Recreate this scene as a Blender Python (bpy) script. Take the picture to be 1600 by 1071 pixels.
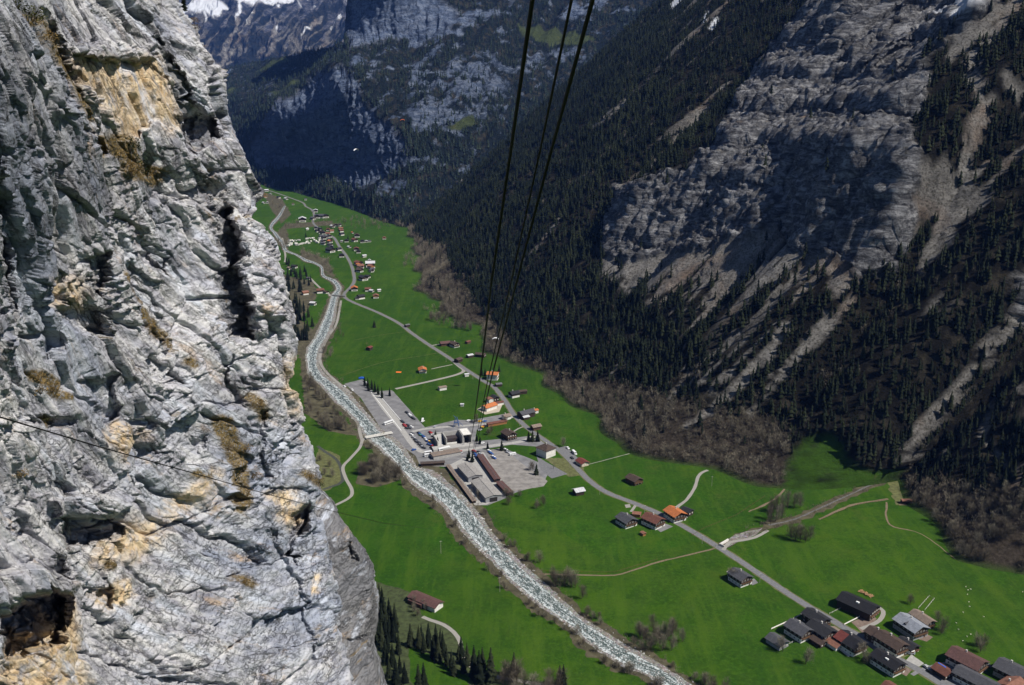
import bpy, math, random
import numpy as np
for o in list(bpy.data.objects): bpy.data.objects.remove(o)
SC = bpy.context.scene
COL = SC.collection
rad = math.radians
# ---------------- camera, sky, sun, exposure ----------------
CAMZ, PITCH, FOC = 350.0, rad(16.0), 1400.0
cd = bpy.data.cameras.new('camera'); cam = bpy.data.objects.new('camera', cd); COL.objects.link(cam)
cam.location = (0, 0, CAMZ); cam.rotation_euler = (math.pi/2-PITCH, 0, 0)
cd.sensor_width = 36; cd.lens = 36*FOC/1600; cd.clip_start = .5; cd.clip_end = 60000
SC.camera = cam
SUN = np.array((.575, -.24, .78)); SUN /= np.linalg.norm(SUN)
w = bpy.data.worlds.new('World'); SC.world = w; w.use_nodes = True
nt = w.node_tree; bg = nt.nodes['Background']
sky = nt.nodes.new('ShaderNodeTexSky'); sky.sky_type = 'NISHITA'; sky.sun_disc = False
sky.sun_elevation = math.asin(SUN[2]); sky.sun_rotation = math.atan2(SUN[0], SUN[1])
sky.altitude = 1200; sky.air_density = 1.0; sky.dust_density = .4; sky.ozone_density = 1.5
nt.links.new(sky.outputs[0], bg.inputs[0]); bg.inputs[1].default_value = .05
sl = bpy.data.lights.new('sun', 'SUN'); sl.energy = 4.6; sl.angle = rad(.5); sl.color = (1, .955, .88)
so = bpy.data.objects.new('sun', sl); COL.objects.link(so); so.location = (300, -200, 900)
from mathutils import Vector, Matrix
so.rotation_euler = Vector(SUN).to_track_quat('Z', 'Y').to_euler()
vs = SC.view_settings; vs.view_transform = 'Standard'; vs.look = 'None'; vs.exposure = .46; vs.gamma = 1; vs.use_curve_mapping = False
SC.render.engine = 'CYCLES'; SC.cycles.volume_bounces = 0; SC.cycles.max_bounces = 5; SC.cycles.diffuse_bounces = 2

# ---------------- camera geometry helpers ----------------
FW = np.array((0, math.cos(PITCH), -math.sin(PITCH))); UP = np.array((0, math.sin(PITCH), math.cos(PITCH))); RT = np.array((1., 0, 0))
C0 = np.array((0, 0, CAMZ))
def ray(px, py):
    px = np.asarray(px, float); py = np.asarray(py, float)
    return FW + RT*((px-800)/FOC)[..., None] - UP*((py-535.5)/FOC)[..., None]
def at(px, py, D): return C0 + ray(px, py)*np.asarray(D, float)[..., None]
def G(px, py, z=0.0):
    r = ray(px, py); t = (z-CAMZ)/r[..., 2]
    return C0 + r*t[..., None]
def proj(P):
    V = P-C0; d = V@FW
    return 800+FOC*(V@RT)/d, 535.5-FOC*(V@UP)/d, d
# ---------------- noise ----------------
rs = np.random.RandomState(7)
PERM = rs.permutation(256); PERM = np.concatenate([PERM]*3)
GR = rs.normal(size=(256, 3)).astype(np.float32); GR /= np.linalg.norm(GR, axis=1)[:, None]
RV = rs.rand(256, 4).astype(np.float32)
def hsh(i, j, k): return PERM[PERM[PERM[i & 255]+(j & 255)]+(k & 255)]
def perlin(P):
    P = P.astype(np.float32); I = np.floor(P).astype(np.int32); f = P-I
    u = f*f*f*(f*(f*6-15)+10); out = 0
    for a in (0, 1):
        for b in (0, 1):
            for c in (0, 1):
                g = GR[hsh(I[:, 0]+a, I[:, 1]+b, I[:, 2]+c)]
                d = g[:, 0]*(f[:, 0]-a)+g[:, 1]*(f[:, 1]-b)+g[:, 2]*(f[:, 2]-c)
                wt = (u[:, 0] if a else 1-u[:, 0])*(u[:, 1] if b else 1-u[:, 1])*(u[:, 2] if c else 1-u[:, 2])
                out = out+d*wt
    return out*1.5
def fbm(P, o=4, r=.5):
    s = 0; a = 1; t = 0
    for i in range(o): s = s+a*perlin(P*2.03**i+i*17.3); t += a; a *= r
    return s/t
def ridged(P, o=4, r=.5):
    s = 0; a = 1; t = 0
    for i in range(o): s = s+a*(1-2*np.abs(perlin(P*2.1**i+i*11.7))); t += a; a *= r
    return s/t
def cells(P):
    """nearest cell: random value, tilt, edge distance"""
    P = P.astype(np.float32); I = np.floor(P).astype(np.int32)
    n = len(P); d1 = np.full(n, 9e9, np.float32); d2 = d1.copy(); val = np.zeros(n, np.float32); tl = np.zeros(n, np.float32)
    for a in (-1, 0, 1):
        for b in (-1, 0, 1):
            for c in (-1, 0, 1):
                h = hsh(I[:, 0]+a, I[:, 1]+b, I[:, 2]+c); rv = RV[h]
                D = P-(I+np.array((a, b, c)))-rv[:, :3]; d = (D*D).sum(1)
                m = d < d1; d2 = np.where(m, d1, np.minimum(d2, d)); d1 = np.where(m, d, d1)
                val = np.where(m, rv[:, 3], val); tl = np.where(m, D@(GR[0]) * (RV[h, 0]-.5) + D[:, 0]*(RV[h, 1]-.3), tl)
    return val-.5, tl, np.sqrt(d2)-np.sqrt(d1)
def tps(ctrl):
    c = np.array(ctrl, float); X = c[:, :2]/400; y = c[:, 2]
    def ph(A, B):
        r2 = ((A[:, None, :]-B[None])**2).sum(2); return .5*r2*np.log(r2+1e-12)
    n = len(X); M = np.zeros((n+3, n+3)); M[:n, :n] = ph(X, X)+np.eye(n)*1e-4; M[:n, n] = 1; M[:n, n+1:] = X; M[n:, :n] = M[:n, n:].T
    wv = np.linalg.solve(M, np.concatenate([y, np.zeros(3)]))
    def ev(px, py):
        Q = np.stack([px, py], 1)/400; out = np.empty(len(Q))
        for s in range(0, len(Q), 50000):
            q = Q[s:s+50000]; out[s:s+50000] = ph(q, X)@wv[:n]+wv[n]+q@wv[n+1:]
        return out
    return ev
def sdpoly(px, py, poly):
    """signed distance, positive inside"""
    poly = np.array(poly, float); d = np.full(px.shape, 1e9); ins = np.zeros(px.shape, bool)
    for i in range(len(poly)):
        a = poly[i]; b = poly[(i+1) % len(poly)]; e = b-a
        t = np.clip(((px-a[0])*e[0]+(py-a[1])*e[1])/(e@e+1e-9), 0, 1)
        d = np.minimum(d, np.hypot(px-a[0]-t*e[0], py-a[1]-t*e[1]))
        c = (a[1] > py) != (b[1] > py)
        with np.errstate(divide='ignore', invalid='ignore'):
            ins ^= c & (px < (b[0]-a[0])*(py-a[1])/(b[1]-a[1]+1e-12)+a[0])
    return np.where(ins, d, -d)
def sdline(px, py, pts, w0, w1=None):
    """positive within a tapering line"""
    w1 = w0 if w1 is None else w1; best = np.full(px.shape, -1e9); n = len(pts)-1
    for i in range(n):
        a = np.array(pts[i], float); b = np.array(pts[i+1], float); e = b-a
        t = np.clip(((px-a[0])*e[0]+(py-a[1])*e[1])/(e@e+1e-9), 0, 1)
        w_ = w0+(w1-w0)*(i+t)/n
        best = np.maximum(best, w_-np.hypot(px-a[0]-t*e[0], py-a[1]-t*e[1]))
    return best
def ss(x, a, b):
    t = np.clip((x-a)/(b-a), 0, 1); return t*t*(3-2*t)
# ---------------- mesh helpers ----------------
def mk(name, V, F, m, parent=None, smooth=False, attrs=None, link=True):
    V = np.asarray(V, np.float32); me = bpy.data.meshes.new(name)
    if isinstance(F, np.ndarray):
        k = F.shape[1]; nf = len(F)
        me.vertices.add(len(V)); me.vertices.foreach_set('co', V.ravel())
        me.loops.add(nf*k); me.loops.foreach_set('vertex_index', F.astype(np.int32).ravel())
        me.polygons.add(nf); me.polygons.foreach_set('loop_start', np.arange(0, nf*k, k, dtype=np.int32))
        me.update(calc_edges=True)
    else:
        me.from_pydata([tuple(map(float, v)) for v in V], [], F); me.update()
    if smooth: me.polygons.foreach_set('use_smooth', np.ones(len(me.polygons), bool))
    for k_, a in (attrs or {}).items():
        at_ = me.attributes.new(k_, 'FLOAT', 'POINT'); at_.data.foreach_set('value', np.asarray(a, np.float32))
    for mm in (m if isinstance(m, (list, tuple)) else [m]): me.materials.append(mm)
    o = bpy.data.objects.new(name, me)
    if link: COL.objects.link(o)
    if parent: o.parent = parent
    return o
def tag(o, label=None, cat=None, group=None, kind=None):
    if label: o['label'] = label
    if cat: o['category'] = cat
    if group: o['group'] = group
    if kind: o['kind'] = kind
    return o
def empty(name, loc=(0, 0, 0), rz=0, **k):
    o = bpy.data.objects.new(name, None); COL.objects.link(o); o.location = loc; o.rotation_euler = (0, 0, rz); o.empty_display_size = .5
    return tag(o, **k)
def dup(src, loc, rz=0, sc=1, label=None, group=None, cat=None):
    r = src.copy(); COL.objects.link(r); r.location = loc; r.rotation_euler = (0, 0, rz); r.scale = sc if isinstance(sc, tuple) else (sc,)*3
    if label: r['label'] = label
    if group: r['group'] = group
    if cat: r['category'] = cat
    for ch in src.children:
        c = ch.copy(); COL.objects.link(c); c.parent = r
        for g in ch.children:
            d = g.copy(); COL.objects.link(d); d.parent = c
    return r
def gridF(nr, nc):
    i = np.arange(nr-1)[:, None]*nc+np.arange(nc-1)[None]
    return np.stack([i, i+1, i+nc+1, i+nc], -1).reshape(-1, 4)
def gnormals(P, nr, nc):
    Q = P.reshape(nr, nc, 3); N = np.cross(np.gradient(Q, axis=1), np.gradient(Q, axis=0)); N /= np.linalg.norm(N, axis=2)[..., None]+1e-9
    return N.reshape(-1, 3)
class MB:
    def __init__(s): s.V = []; s.F = []
    def add(s, V, F):
        n = len(s.V); s.V += [tuple(v) for v in V]; s.F += [tuple(i+n for i in f) for f in F]; return s
    def box(s, x0, x1, y0, y1, z0, z1):
        return s.add([(x0, y0, z0), (x1, y0, z0), (x1, y1, z0), (x0, y1, z0), (x0, y0, z1), (x1, y0, z1), (x1, y1, z1), (x0, y1, z1)],
                     [(0, 3, 2, 1), (4, 5, 6, 7), (0, 1, 5, 4), (1, 2, 6, 5), (2, 3, 7, 6), (3, 0, 4, 7)])
    def tube(s, pts, r, n=6, r1=None, cap=True):
        pts = [Vector(p) for p in pts]; r1 = r if r1 is None else r1; V = []; m = len(pts)
        for i, p in enumerate(pts):
            t = (pts[min(i+1, m-1)]-pts[max(i-1, 0)]).normalized()
            a = t.cross(Vector((0, 0, 1)) if abs(t.z) < .9 else Vector((1, 0, 0))).normalized(); b = t.cross(a)
            rr = r+(r1-r)*i/(m-1)
            V += [p+(a*math.cos(2*math.pi*k/n)+b*math.sin(2*math.pi*k/n))*rr for k in range(n)]
        F = [(i*n+k, i*n+(k+1) % n, (i+1)*n+(k+1) % n, (i+1)*n+k) for i in range(m-1) for k in range(n)]
        if cap: F += [tuple(range(n))[::-1], tuple((m-1)*n+k for k in range(n))]
        return s.add(V, F)
    def prism(s, pts, y0, y1):
        """outline in x,z extruded along y"""
        n = len(pts)
        V = [(x, y0, z) for x, z in pts]+[(x, y1, z) for x, z in pts]
        return s.add(V, [tuple(range(n)), tuple(range(2*n-1, n-1, -1))]+[(i, i+n, (i+1) % n+n, (i+1) % n) for i in range(n)])
    def build(s, name, m, parent=None, smooth=False): return mk(name, s.V, s.F, m, parent, smooth)
# ---------------- material helper ----------------
class NT:
    def __init__(s, name, rough=.9, spec=.2):
        s.m = bpy.data.materials.new(name); s.m.use_nodes = True; s.t = s.m.node_tree; s.b = s.t.nodes['Principled BSDF']
        s.b.inputs['Roughness'].default_value = rough; s.b.inputs['Specular IOR Level'].default_value = spec
        s.tc = s.t.nodes.new('ShaderNodeTexCoord')
    def put(s, sock, v):
        if isinstance(v, bpy.types.NodeSocket): s.t.links.new(v, sock)
        elif isinstance(v, (tuple, list)): sock.default_value = (*v, 1) if len(v) == 3 and len(sock.default_value) == 4 else v
        else: sock.default_value = v
    def nd(s, ty, **kw):
        n = s.t.nodes.new(ty)
        for k, v in kw.items(): setattr(n, k, v)
        return n
    def map(s, src='Object', scale=(1, 1, 1), rot=(0, 0, 0)):
        n = s.nd('ShaderNodeMapping'); s.put(n.inputs[0], s.tc.outputs[src] if isinstance(src, str) else src); n.inputs['Scale'].default_value = scale; n.inputs['Rotation'].default_value = rot
        return n.outputs[0]
    def noise(s, scale, detail=4, rough=.55, vec=None, dist=0, col=False):
        n = s.nd('ShaderNodeTexNoise'); n.inputs['Scale'].default_value = scale; n.inputs['Detail'].default_value = detail; n.inputs['Roughness'].default_value = rough; n.inputs['Distortion'].default_value = dist
        s.put(n.inputs['Vector'], vec if vec is not None else s.tc.outputs['Object']); return n.outputs[1 if col else 0]
    def voro(s, scale, vec=None, out=0, feat='F1'):
        n = s.nd('ShaderNodeTexVoronoi', feature=feat); n.inputs['Scale'].default_value = scale
        s.put(n.inputs['Vector'], vec if vec is not None else s.tc.outputs['Object']); return n.outputs[out]
    def ramp(s, fac, stops, interp='LINEAR'):
        n = s.nd('ShaderNodeValToRGB'); s.put(n.inputs[0], fac); cr = n.color_ramp; cr.interpolation = interp
        while len(cr.elements) < len(stops): cr.elements.new(.5)
        for e, (p, c) in zip(cr.elements, stops):
            e.position = p; e.color = (c, c, c, 1) if not isinstance(c, tuple) else (*c, 1)
        return n.outputs[0]
    def mix(s, fac, a, b, mode='MIX'):
        n = s.nd('ShaderNodeMix', data_type='RGBA', blend_type=mode); s.put(n.inputs[0], fac); s.put(n.inputs[6], a); s.put(n.inputs[7], b); return n.outputs[2]
    def math(s, op, a, b=0.0, c=None):
        n = s.nd('ShaderNodeMath', operation=op); s.put(n.inputs[0], a); s.put(n.inputs[1], b)
        if c is not None: s.put(n.inputs[2], c)
        return n.outputs[0]
    def attr(s, name): return s.nd('ShaderNodeAttribute', attribute_name=name).outputs['Fac']
    def bump(s, h, dist=1, st=1, nrm=None):
        n = s.nd('ShaderNodeBump'); s.put(n.inputs['Height'], h); n.inputs['Distance'].default_value = dist; n.inputs['Strength'].default_value = st
        if nrm is not None: s.put(n.inputs['Normal'], nrm)
        return n.outputs[0]
    def end(s, col=None, nrm=None, rough=None):
        if col is not None: s.put(s.b.inputs['Base Color'], col)
        if nrm is not None: s.put(s.b.inputs['Normal'], nrm)
        if rough is not None: s.put(s.b.inputs['Roughness'], rough)
        return s.m
def simple(name, c, var=.25, scale=1.5, rough=.8, spec=.25, metal=0, obj_rand=0):
    t = NT(name, rough, spec); n = t.noise(scale, 5, .6)
    lo = tuple(x*(1-var) for x in c); hi = tuple(min(1, x*(1+var)) for x in c)
    col = t.ramp(n, [(.3, lo), (.7, hi)])
    if obj_rand:
        r = t.nd('ShaderNodeObjectInfo').outputs['Random']; hs = t.nd('ShaderNodeHueSaturation'); t.put(hs.inputs['Value'], t.math('MULTIPLY_ADD', r, obj_rand, 1-obj_rand/2)); t.put(hs.inputs['Color'], col); col = hs.outputs[0]
    t.b.inputs['Metallic'].default_value = metal
    return t.end(col)
# ---------------- terrain materials ----------------
def mat_grass():
    t = NT('meadow_grass', .95, .1)
    n1 = t.noise(.004, 5, .6); n2 = t.noise(.05, 6, .65); n3 = t.noise(.9, 4, .7)
    c = t.ramp(n1, [(.32, (.013, .056, .0015)), (.5, (.022, .080, .002)), (.68, (.040, .098, .003))])
    sc_ = t.nd('ShaderNodeSeparateColor'); t.put(sc_.inputs[0], t.voro(.0075, vec=t.map(scale=(1, .55, 1), rot=(0, 0, .5)), out=1)); c = t.mix(t.math('MULTIPLY', sc_.outputs[0], .75), c, (.050, .098, .004)); c = t.mix(t.math('MULTIPLY', sc_.outputs[1], .65), c, (.010, .044, .002)); c = t.mix(t.ramp(t.noise(.035, 9, .75), [(.44, .7), (.56, 0.)]), c, (.012, .046, .002)); c = t.mix(t.ramp(t.noise(.022, 9, .72), [(.54, 0.), (.68, .55)]), c, (.068, .105, .006))
    c = t.mix(t.math('MULTIPLY', t.ramp(n2, [(.42, 0.), (.72, 1.)]), .5), c, (.050, .082, .011))
    # faint mowing and tractor lines across the fields
    v = t.map(scale=(1, 1, 1), rot=(0, 0, .55)); wv = t.nd('ShaderNodeTexWave', wave_type='BANDS', bands_direction='X'); t.put(wv.inputs['Vector'], v)
    wv.inputs['Scale'].default_value = .055; wv.inputs['Distortion'].default_value = 3; wv.inputs['Detail'].default_value = 3
    c = t.mix(t.math('MULTIPLY', wv.outputs[1], .04), c, (.075, .16, .03))
    dry = t.ramp(t.noise(.018, 7, .72), [(.60, 0.), (.74, .75)])
    c = t.mix(dry, c, (.085, .088, .022))
    c = t.mix(t.math('MULTIPLY', t.ramp(n3, [(.35, 1.), (.6, 0.)]), .45), c, (.010, .034, .003)); c = t.mix(t.math('MULTIPLY', t.ramp(t.noise(.33, 5, .75), [(.48, 0.), (.66, 1.)]), .55), c, (.052, .112, .010)); c = t.mix(t.math('MULTIPLY', t.ramp(t.noise(.012, 5, .7, vec=t.map(scale=(1, .25, 1), rot=(0, 0, .9))), [(.47, 0.), (.55, 1.)]), .35), c, (.018, .052, .004))
    fl = t.ramp(t.voro(.35), [(.0, 1.), (.09, 0.)]); c = t.mix(t.math('MULTIPLY', fl, t.ramp(t.noise(.012, 3), [(.5, 0.), (.62, .8)])), c, (.30, .28, .04))
    c = t.mix(t.ramp(t.noise(.09, 6, .7, vec=t.map(scale=(1, .12, 1), rot=(0, 0, -.35))), [(.5, 0.), (.62, .4)]), c, (.055, .105, .008))
    return t.end(c, t.bump(n3, .4, .5))
def mat_rockface(name='pale_limestone', grey=False):
    """pale limestone of the near wall"""
    t = NT(name, .9, .25)
    sx = t.nd('ShaderNodeSeparateXYZ'); t.put(sx.inputs[0], t.tc.outputs['Object']); gy = t.nd('ShaderNodeCombineXYZ'); t.put(gy.inputs[0], sx.outputs[0]); t.put(gy.inputs[2], sx.outputs[2])
    t.put(gy.inputs[1], t.math('DIVIDE', -5400., t.math('MAXIMUM', sx.outputs[1], 30.))); st0 = gy.outputs[0]; st = t.map(st0, rot=(-.52, 0, 0))       # along the joints
    st2 = t.map(st, scale=(1, 1.9, .22))
    n1 = t.noise(.13, 8, .62, vec=st); n2 = t.noise(.55, 9, .66, vec=st2); n3 = t.noise(2.4, 10, .7, vec=t.map(st, scale=(1, 1, .5))); n4 = t.noise(8, 8, .75, vec=st); bl = t.noise(.05, 5, .6, vec=st2)
    c = t.ramp(n1, [(.30, (.17, .165, .20)), (.45, (.32, .315, .35)), (.58, (.46, .452, .49)), (.72, (.63, .61, .63))])
    c = t.mix(t.ramp(n2, [(.42, 0.), (.62, .8)]), c, (.70, .685, .66))
    c = t.mix(t.ramp(bl, [(.44, 0.), (.60, .7)]), c, (.23, .275, .37))
    c = t.mix(t.ramp(n3, [(.34, .8), (.45, 0.)]), c, (.10, .10, .11))
    c = t.mix(t.ramp(n4, [(.58, 0.), (.72, .55)]), c, (.70, .68, .64))
    if grey: c = t.mix(.62, t.mix(.5, c, (.20, .195, .195)), (.17, .165, .165), 'MIX')
    bf = t.attr('buff'); bn = t.noise(.7, 9, .7)
    bc = t.ramp(bn, [(.3, (.50, .31, .14)), (.48, (.66, .50, .31)), (.62, (.72, .58, .38)), (.75, (.66, .62, .55))])
    c = t.mix(t.math('MULTIPLY', bf, t.ramp(t.noise(.5, 8, .7), [(.36, .15), (.52, 1.)])), c, bc)
    c = t.mix(t.ramp(t.noise(.33, 9, .72, vec=st2), [(.57, 0.), (.70, .75)]), c, (.44, .30, .17))
    dk = t.attr('stain'); c = t.mix(dk, c, (.045, .046, .052))  # painted recess shade and greyer rock share this darkening
    l1 = t.ramp(t.noise(.26, 7, .62, vec=st2, dist=.4), [(.485, 0.), (.50, 1.), (.515, 0.)]); l2 = t.ramp(t.noise(.55, 7, .6, vec=t.map(st0, scale=(1, 1, 1.6), rot=(.25, 0, 0))), [(.488, 0.), (.50, 1.), (.512, 0.)])
    lines = t.math('MULTIPLY', t.math('MAXIMUM', l1, l2), t.ramp(n1, [(.40, 1.), (.6, .25)]))
    c = t.mix(t.math('MULTIPLY', lines, .75), c, (.06, .06, .068))
    c = t.mix(t.ramp(t.noise(.30, 5, .6, vec=st2), [(.55, 0.), (.68, .7)]), c, (.62, .66, .74))
    vg = t.attr('veg'); vn = t.noise(3, 8, .75)
    c = t.mix(t.math('MULTIPLY', vg, t.ramp(vn, [(.38, .35), (.5, 1.)])), c, t.ramp(t.noise(6, 6), [(.35, (.045, .040, .014)), (.55, (.20, .135, .05)), (.7, (.30, .22, .09))]))
    b1 = t.bump(n2, .7, .7); b2 = t.bump(n3, .28, .9, b1); b3 = t.bump(n4, .08, .9, b2); b4 = t.bump(t.math('SUBTRACT', 1., lines), .25, 1, b3)
    return t.end(c, b4)
def mat_slope(name, rockc=(.16, .155, .155), rockl=(.33, .32, .31), floor=(.013, .012, .009), sc=1.0, grass=(.045, .075, .018)):
    t = NT(name, .95, .1)
    n1 = t.noise(.012/sc, 8, .65); n2 = t.noise(.07/sc, 9, .72); n3 = t.noise(.4/sc, 6, .7)
    fl = t.ramp(n2, [(.32, tuple(x*.55 for x in floor)), (.5, floor), (.66, (.06, .052, .036))])
    strata = t.noise(.075/sc, 9, .78, vec=t.map(scale=(.5, .5, 1.9), rot=(.12, .1, 0)), dist=1.3)
    r = t.ramp(strata, [(.38, tuple(x*.30 for x in rockc)), (.47, rockc), (.56, rockl), (.66, tuple(min(1, x*1.5) for x in rockl))])
    r = t.mix(t.ramp(n2, [(.36, .85), (.52, 0.)]), r, tuple(x*.35 for x in rockc))
    hf = t.noise(.22/sc, 8, .8); r = t.mix(t.ramp(hf, [(.38, .8), (.47, 0.)]), r, tuple(x*.22 for x in rockc)); r = t.mix(t.ramp(hf, [(.56, 0.), (.68, .6)]), r, tuple(min(1, x*1.4) for x in rockl))
    s = t.ramp(n2, [(.3, (.17, .16, .145)), (.55, (.33, .31, .285)), (.72, (.46, .435, .40))])
    s = t.mix(t.ramp(n1, [(.52, 0.), (.66, .6)]), s, (.27, .165, .10))
    s = t.mix(t.ramp(n3, [(.40, .8), (.52, 0.)]), s, (.07, .062, .045))
    g = t.ramp(n2, [(.35, grass), (.6, tuple(x*1.5 for x in grass)), (.72, (.13, .12, .045))])
    bsh = t.ramp(n3, [(.3, (.028, .022, .015)), (.55, (.075, .06, .045)), (.75, (.12, .10, .08))])
    c = t.mix(t.attr('bare'), fl, bsh); c = t.mix(t.attr('grass'), c, g); c = t.mix(t.attr('scree_lit'), c, s); c = t.mix(t.attr('rock'), c, r)
    c = t.mix(t.attr('snow'), c, (.86, .88, .92))
    b = t.bump(n2, 7*sc, .9); b = t.bump(n3, 1.6*sc, .9, b); b = t.bump(strata, 5*sc, .9, b); b = t.bump(hf, 3*sc, .8, b)
    return t.end(c, b)
M_GRASS = mat_grass(); M_ROCK = mat_rockface(); M_ROCKG = mat_rockface('grey_limestone', True)
M_SLOPE = mat_slope('dark_mountain_slope', (.15, .148, .155), (.37, .365, .37), grass=(.038, .085, .009))
M_WALL = mat_slope('valley_wall_slope', (.115, .155, .245), (.20, .235, .31), (.009, .015, .017), 2.6, grass=(.045, .058, .022))  # blue put into the rock colour makes up for the thin haze
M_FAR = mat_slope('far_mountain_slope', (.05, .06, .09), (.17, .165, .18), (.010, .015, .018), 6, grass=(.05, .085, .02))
# ---------------- valley floor ----------------
def ground():
    xs = np.linspace(-1, 1, 81); xs = np.sign(xs)*np.abs(xs)**3*12500
    X, Y = np.meshgrid(xs, xs); V = np.stack([X.ravel(), Y.ravel(), np.zeros(X.size)], 1)
    return tag(mk('meadow_ground', V, gridF(81, 81), M_GRASS), kind='structure')
ground()
# ---------------- right hand mountain : height field over (q along valley, t up the slope) ----------------
BND = [(1600, 905), (1530, 895), (1490, 880), (1452, 812), (1425, 772), (1400, 752), (1350, 762), (1250, 768), (1180, 762), (1100, 737), (980, 703), (905, 645),
       (850, 592), (775, 562), (740, 512), (700, 492), (655, 455), (650, 400), (640, 365), (620, 352)]
bw = np.array([G(*p) for p in BND])[:, :2]
NV = np.array((.93, .37)); NV /= np.linalg.norm(NV); MV = np.array((-NV[1], NV[0]))
bq = bw@MV; bd = bw@NV; oi = np.argsort(bq); bq = bq[oi]; bd = bd[oi]
def d0(q): return np.interp(q, bq, bd)+8*np.sin(q/31)+5*np.sin(q/13+1)
# raster masks in the slope's own layout (traced features, looked up while the slope is grown)
RX0, RY0, RS = -300, -700, 3
rx = np.arange(RX0, 2600, RS); ry = np.arange(RY0, 1200, RS); RPX, RPY = np.meshgrid(rx.astype(float), ry.astype(float))
def look(R, px, py):
    i = np.clip(((np.nan_to_num(px)-RX0)/RS).astype(int), 0, R.shape[1]-1); j = np.clip(((np.nan_to_num(py)-RY0)/RS).astype(int), 0, R.shape[0]-1); return R[j, i]
wpn = fbm(np.stack([RPX.ravel()/38, RPY.ravel()/38, np.zeros(RPX.size)], 1), 5, .6).reshape(RPX.shape)
wpm = fbm(np.stack([RPX.ravel()/38, RPY.ravel()/38, np.full(RPX.size, 7.7)], 1), 5, .6).reshape(RPX.shape)
WX, WY = RPX+26*wpn, RPY+22*wpm
def pm(poly, soft=8): return ss(sdpoly(WX, WY, poly), -soft, soft)
def lm(pts, w0, w1=None, soft=3): return ss(sdline(RPX+9*wpn, RPY+9*wpm, pts, w0, w1), -soft, soft)
mx = np.maximum
CLIFF = mx.reduce([pm([(1215, 70), (1300, -40), (1620, -60), (1500, 60), (1450, 110), (1435, 200), (1415, 330), (1400, 425), (1340, 440), (1300, 415), (1245, 400), (1225, 360), (1120, 385), (1000, 402), (955, 395), (975, 330), (1050, 290), (1110, 235), (1130, 195)]),
                   pm([(1572, 430), (1640, 420), (1640, 540), (1590, 515)]), pm([(640, 330), (720, 285), (700, 260), (655, 300)], 5)])
DARK = mx(pm([(1228, 250), (1290, 220), (1420, 240), (1415, 400), (1345, 432), (1300, 405), (1250, 402)], 5), pm([(1270, 40), (1330, 45), (1330, 75), (1270, 78)], 4))
LOWC = pm([(960, 300), (1060, 270), (1130, 250), (1200, 330), (1210, 375), (1090, 400), (985, 410), (940, 400)], 6)
SCREE = mx.reduce([pm([(945, 400), (1120, 385), (1225, 355), (1250, 405), (1297, 405), (1335, 428), (1340, 450), (1290, 500), (1240, 540), (1170, 590), (1120, 620), (1060, 600), (1080, 540), (1010, 480), (940, 440)]),
                   pm([(1330, 0), (1420, 0), (1440, 60), (1420, 140), (1370, 130), (1320, 100), (1290, 90)], 6)])
STREAK = mx.reduce([lm([(1515, 115), (1535, 150), (1505, 240), (1480, 320), (1455, 400), (1440, 430)], 14, 6), lm([(1600, 0), (1545, 70), (1515, 115)], 14, 10),
                    lm([(1590, 480), (1560, 520), (1500, 590), (1455, 640), (1430, 670), (1405, 715), (1402, 742)], 10, 7), lm([(1230, 520), (1190, 570), (1150, 610), (1100, 650), (1070, 670)], 9, 4),
                    lm([(1100, 175), (1060, 220), (1020, 262), (960, 300), (950, 310)], 7, 3), lm([(1160, 530), (1110, 570), (1070, 600), (1045, 640)], 6, 3), lm([(985, 210), (950, 240), (920, 275)], 4, 2),
                    lm([(985, 150), (955, 180), (930, 200)], 4, 2), lm([(880, 345), (850, 385), (820, 410)], 4, 2), lm([(990, 560), (965, 585), (950, 600)], 3, 2), lm([(1330, 470), (1270, 540), (1210, 600), (1170, 650)], 6, 3),
                    lm([(1290, 500), (1240, 560), (1200, 590)], 7, 2), lm([(760, 240), (735, 255), (720, 265)], 5, 3), lm([(900, 290), (930, 270)], 3, 2), lm([(1560, 640), (1540, 690), (1580, 740)], 8, 4)])
MOUND = pm([(1228, 725), (1245, 703), (1290, 680), (1312, 690), (1345, 738), (1385, 742), (1350, 775), (1260, 785), (1225, 770)], 4)
FAN = pm([(770, 560), (830, 570), (960, 610), (1080, 640), (1190, 660), (1230, 690), (1240, 780), (1000, 720), (880, 640)], 14)
FAN = mx.reduce([FAN, pm([(1440, 760), (1620, 780), (1620, 930), (1480, 900)], 10), pm([(640, 370), (690, 390), (740, 480), (800, 540), (760, 560), (690, 500), (640, 440)], 8)])
SNOWB = mx.reduce([pm([(1512, 22), (1500, 32), (1502, 18), (1545, -8), (1560, -12), (1548, 4)], 1), lm([(1114, 48), (1118, 35)], 4), lm([(1100, 35), (1107, 25)], 3), lm([(1053, 10), (1064, 0)], 3), lm([(1470, 34), (1490, 24)], 1.5)]) if False else None
SNOWB = mx.reduce([ss(sdpoly(RPX, RPY, [(1495, 34), (1502, 14), (1545, -10), (1575, -30), (1560, 0), (1512, 34)]), -2, 2), ss(sdline(RPX, RPY, [(1112, 47), (1119, 34)], 4, 3), -2, 2), ss(sdline(RPX, RPY, [(1100, 37), (1106, 24)], 3), -2, 2),
                   ss(sdline(RPX, RPY, [(1052, 12), (1064, -4)], 3), -2, 2), ss(sdline(RPX, RPY, [(1468, 36), (1490, 24)], 2), -2, 2)])
qs = np.arange(-420, 2345, 3.0); ts = np.arange(-30, 1900, 2.7); NQ, NTt = len(qs), len(ts)
Z = np.zeros((NTt, NQ)); z = np.full(NQ, -4.0); dq = d0(qs)
pn = fbm(np.stack([np.repeat(ts[:, None], NQ, 1).ravel()/260, np.repeat(qs[None], NTt, 0).ravel()/170, np.zeros(NQ*NTt)], 1), 4).reshape(NTt, NQ)
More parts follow.
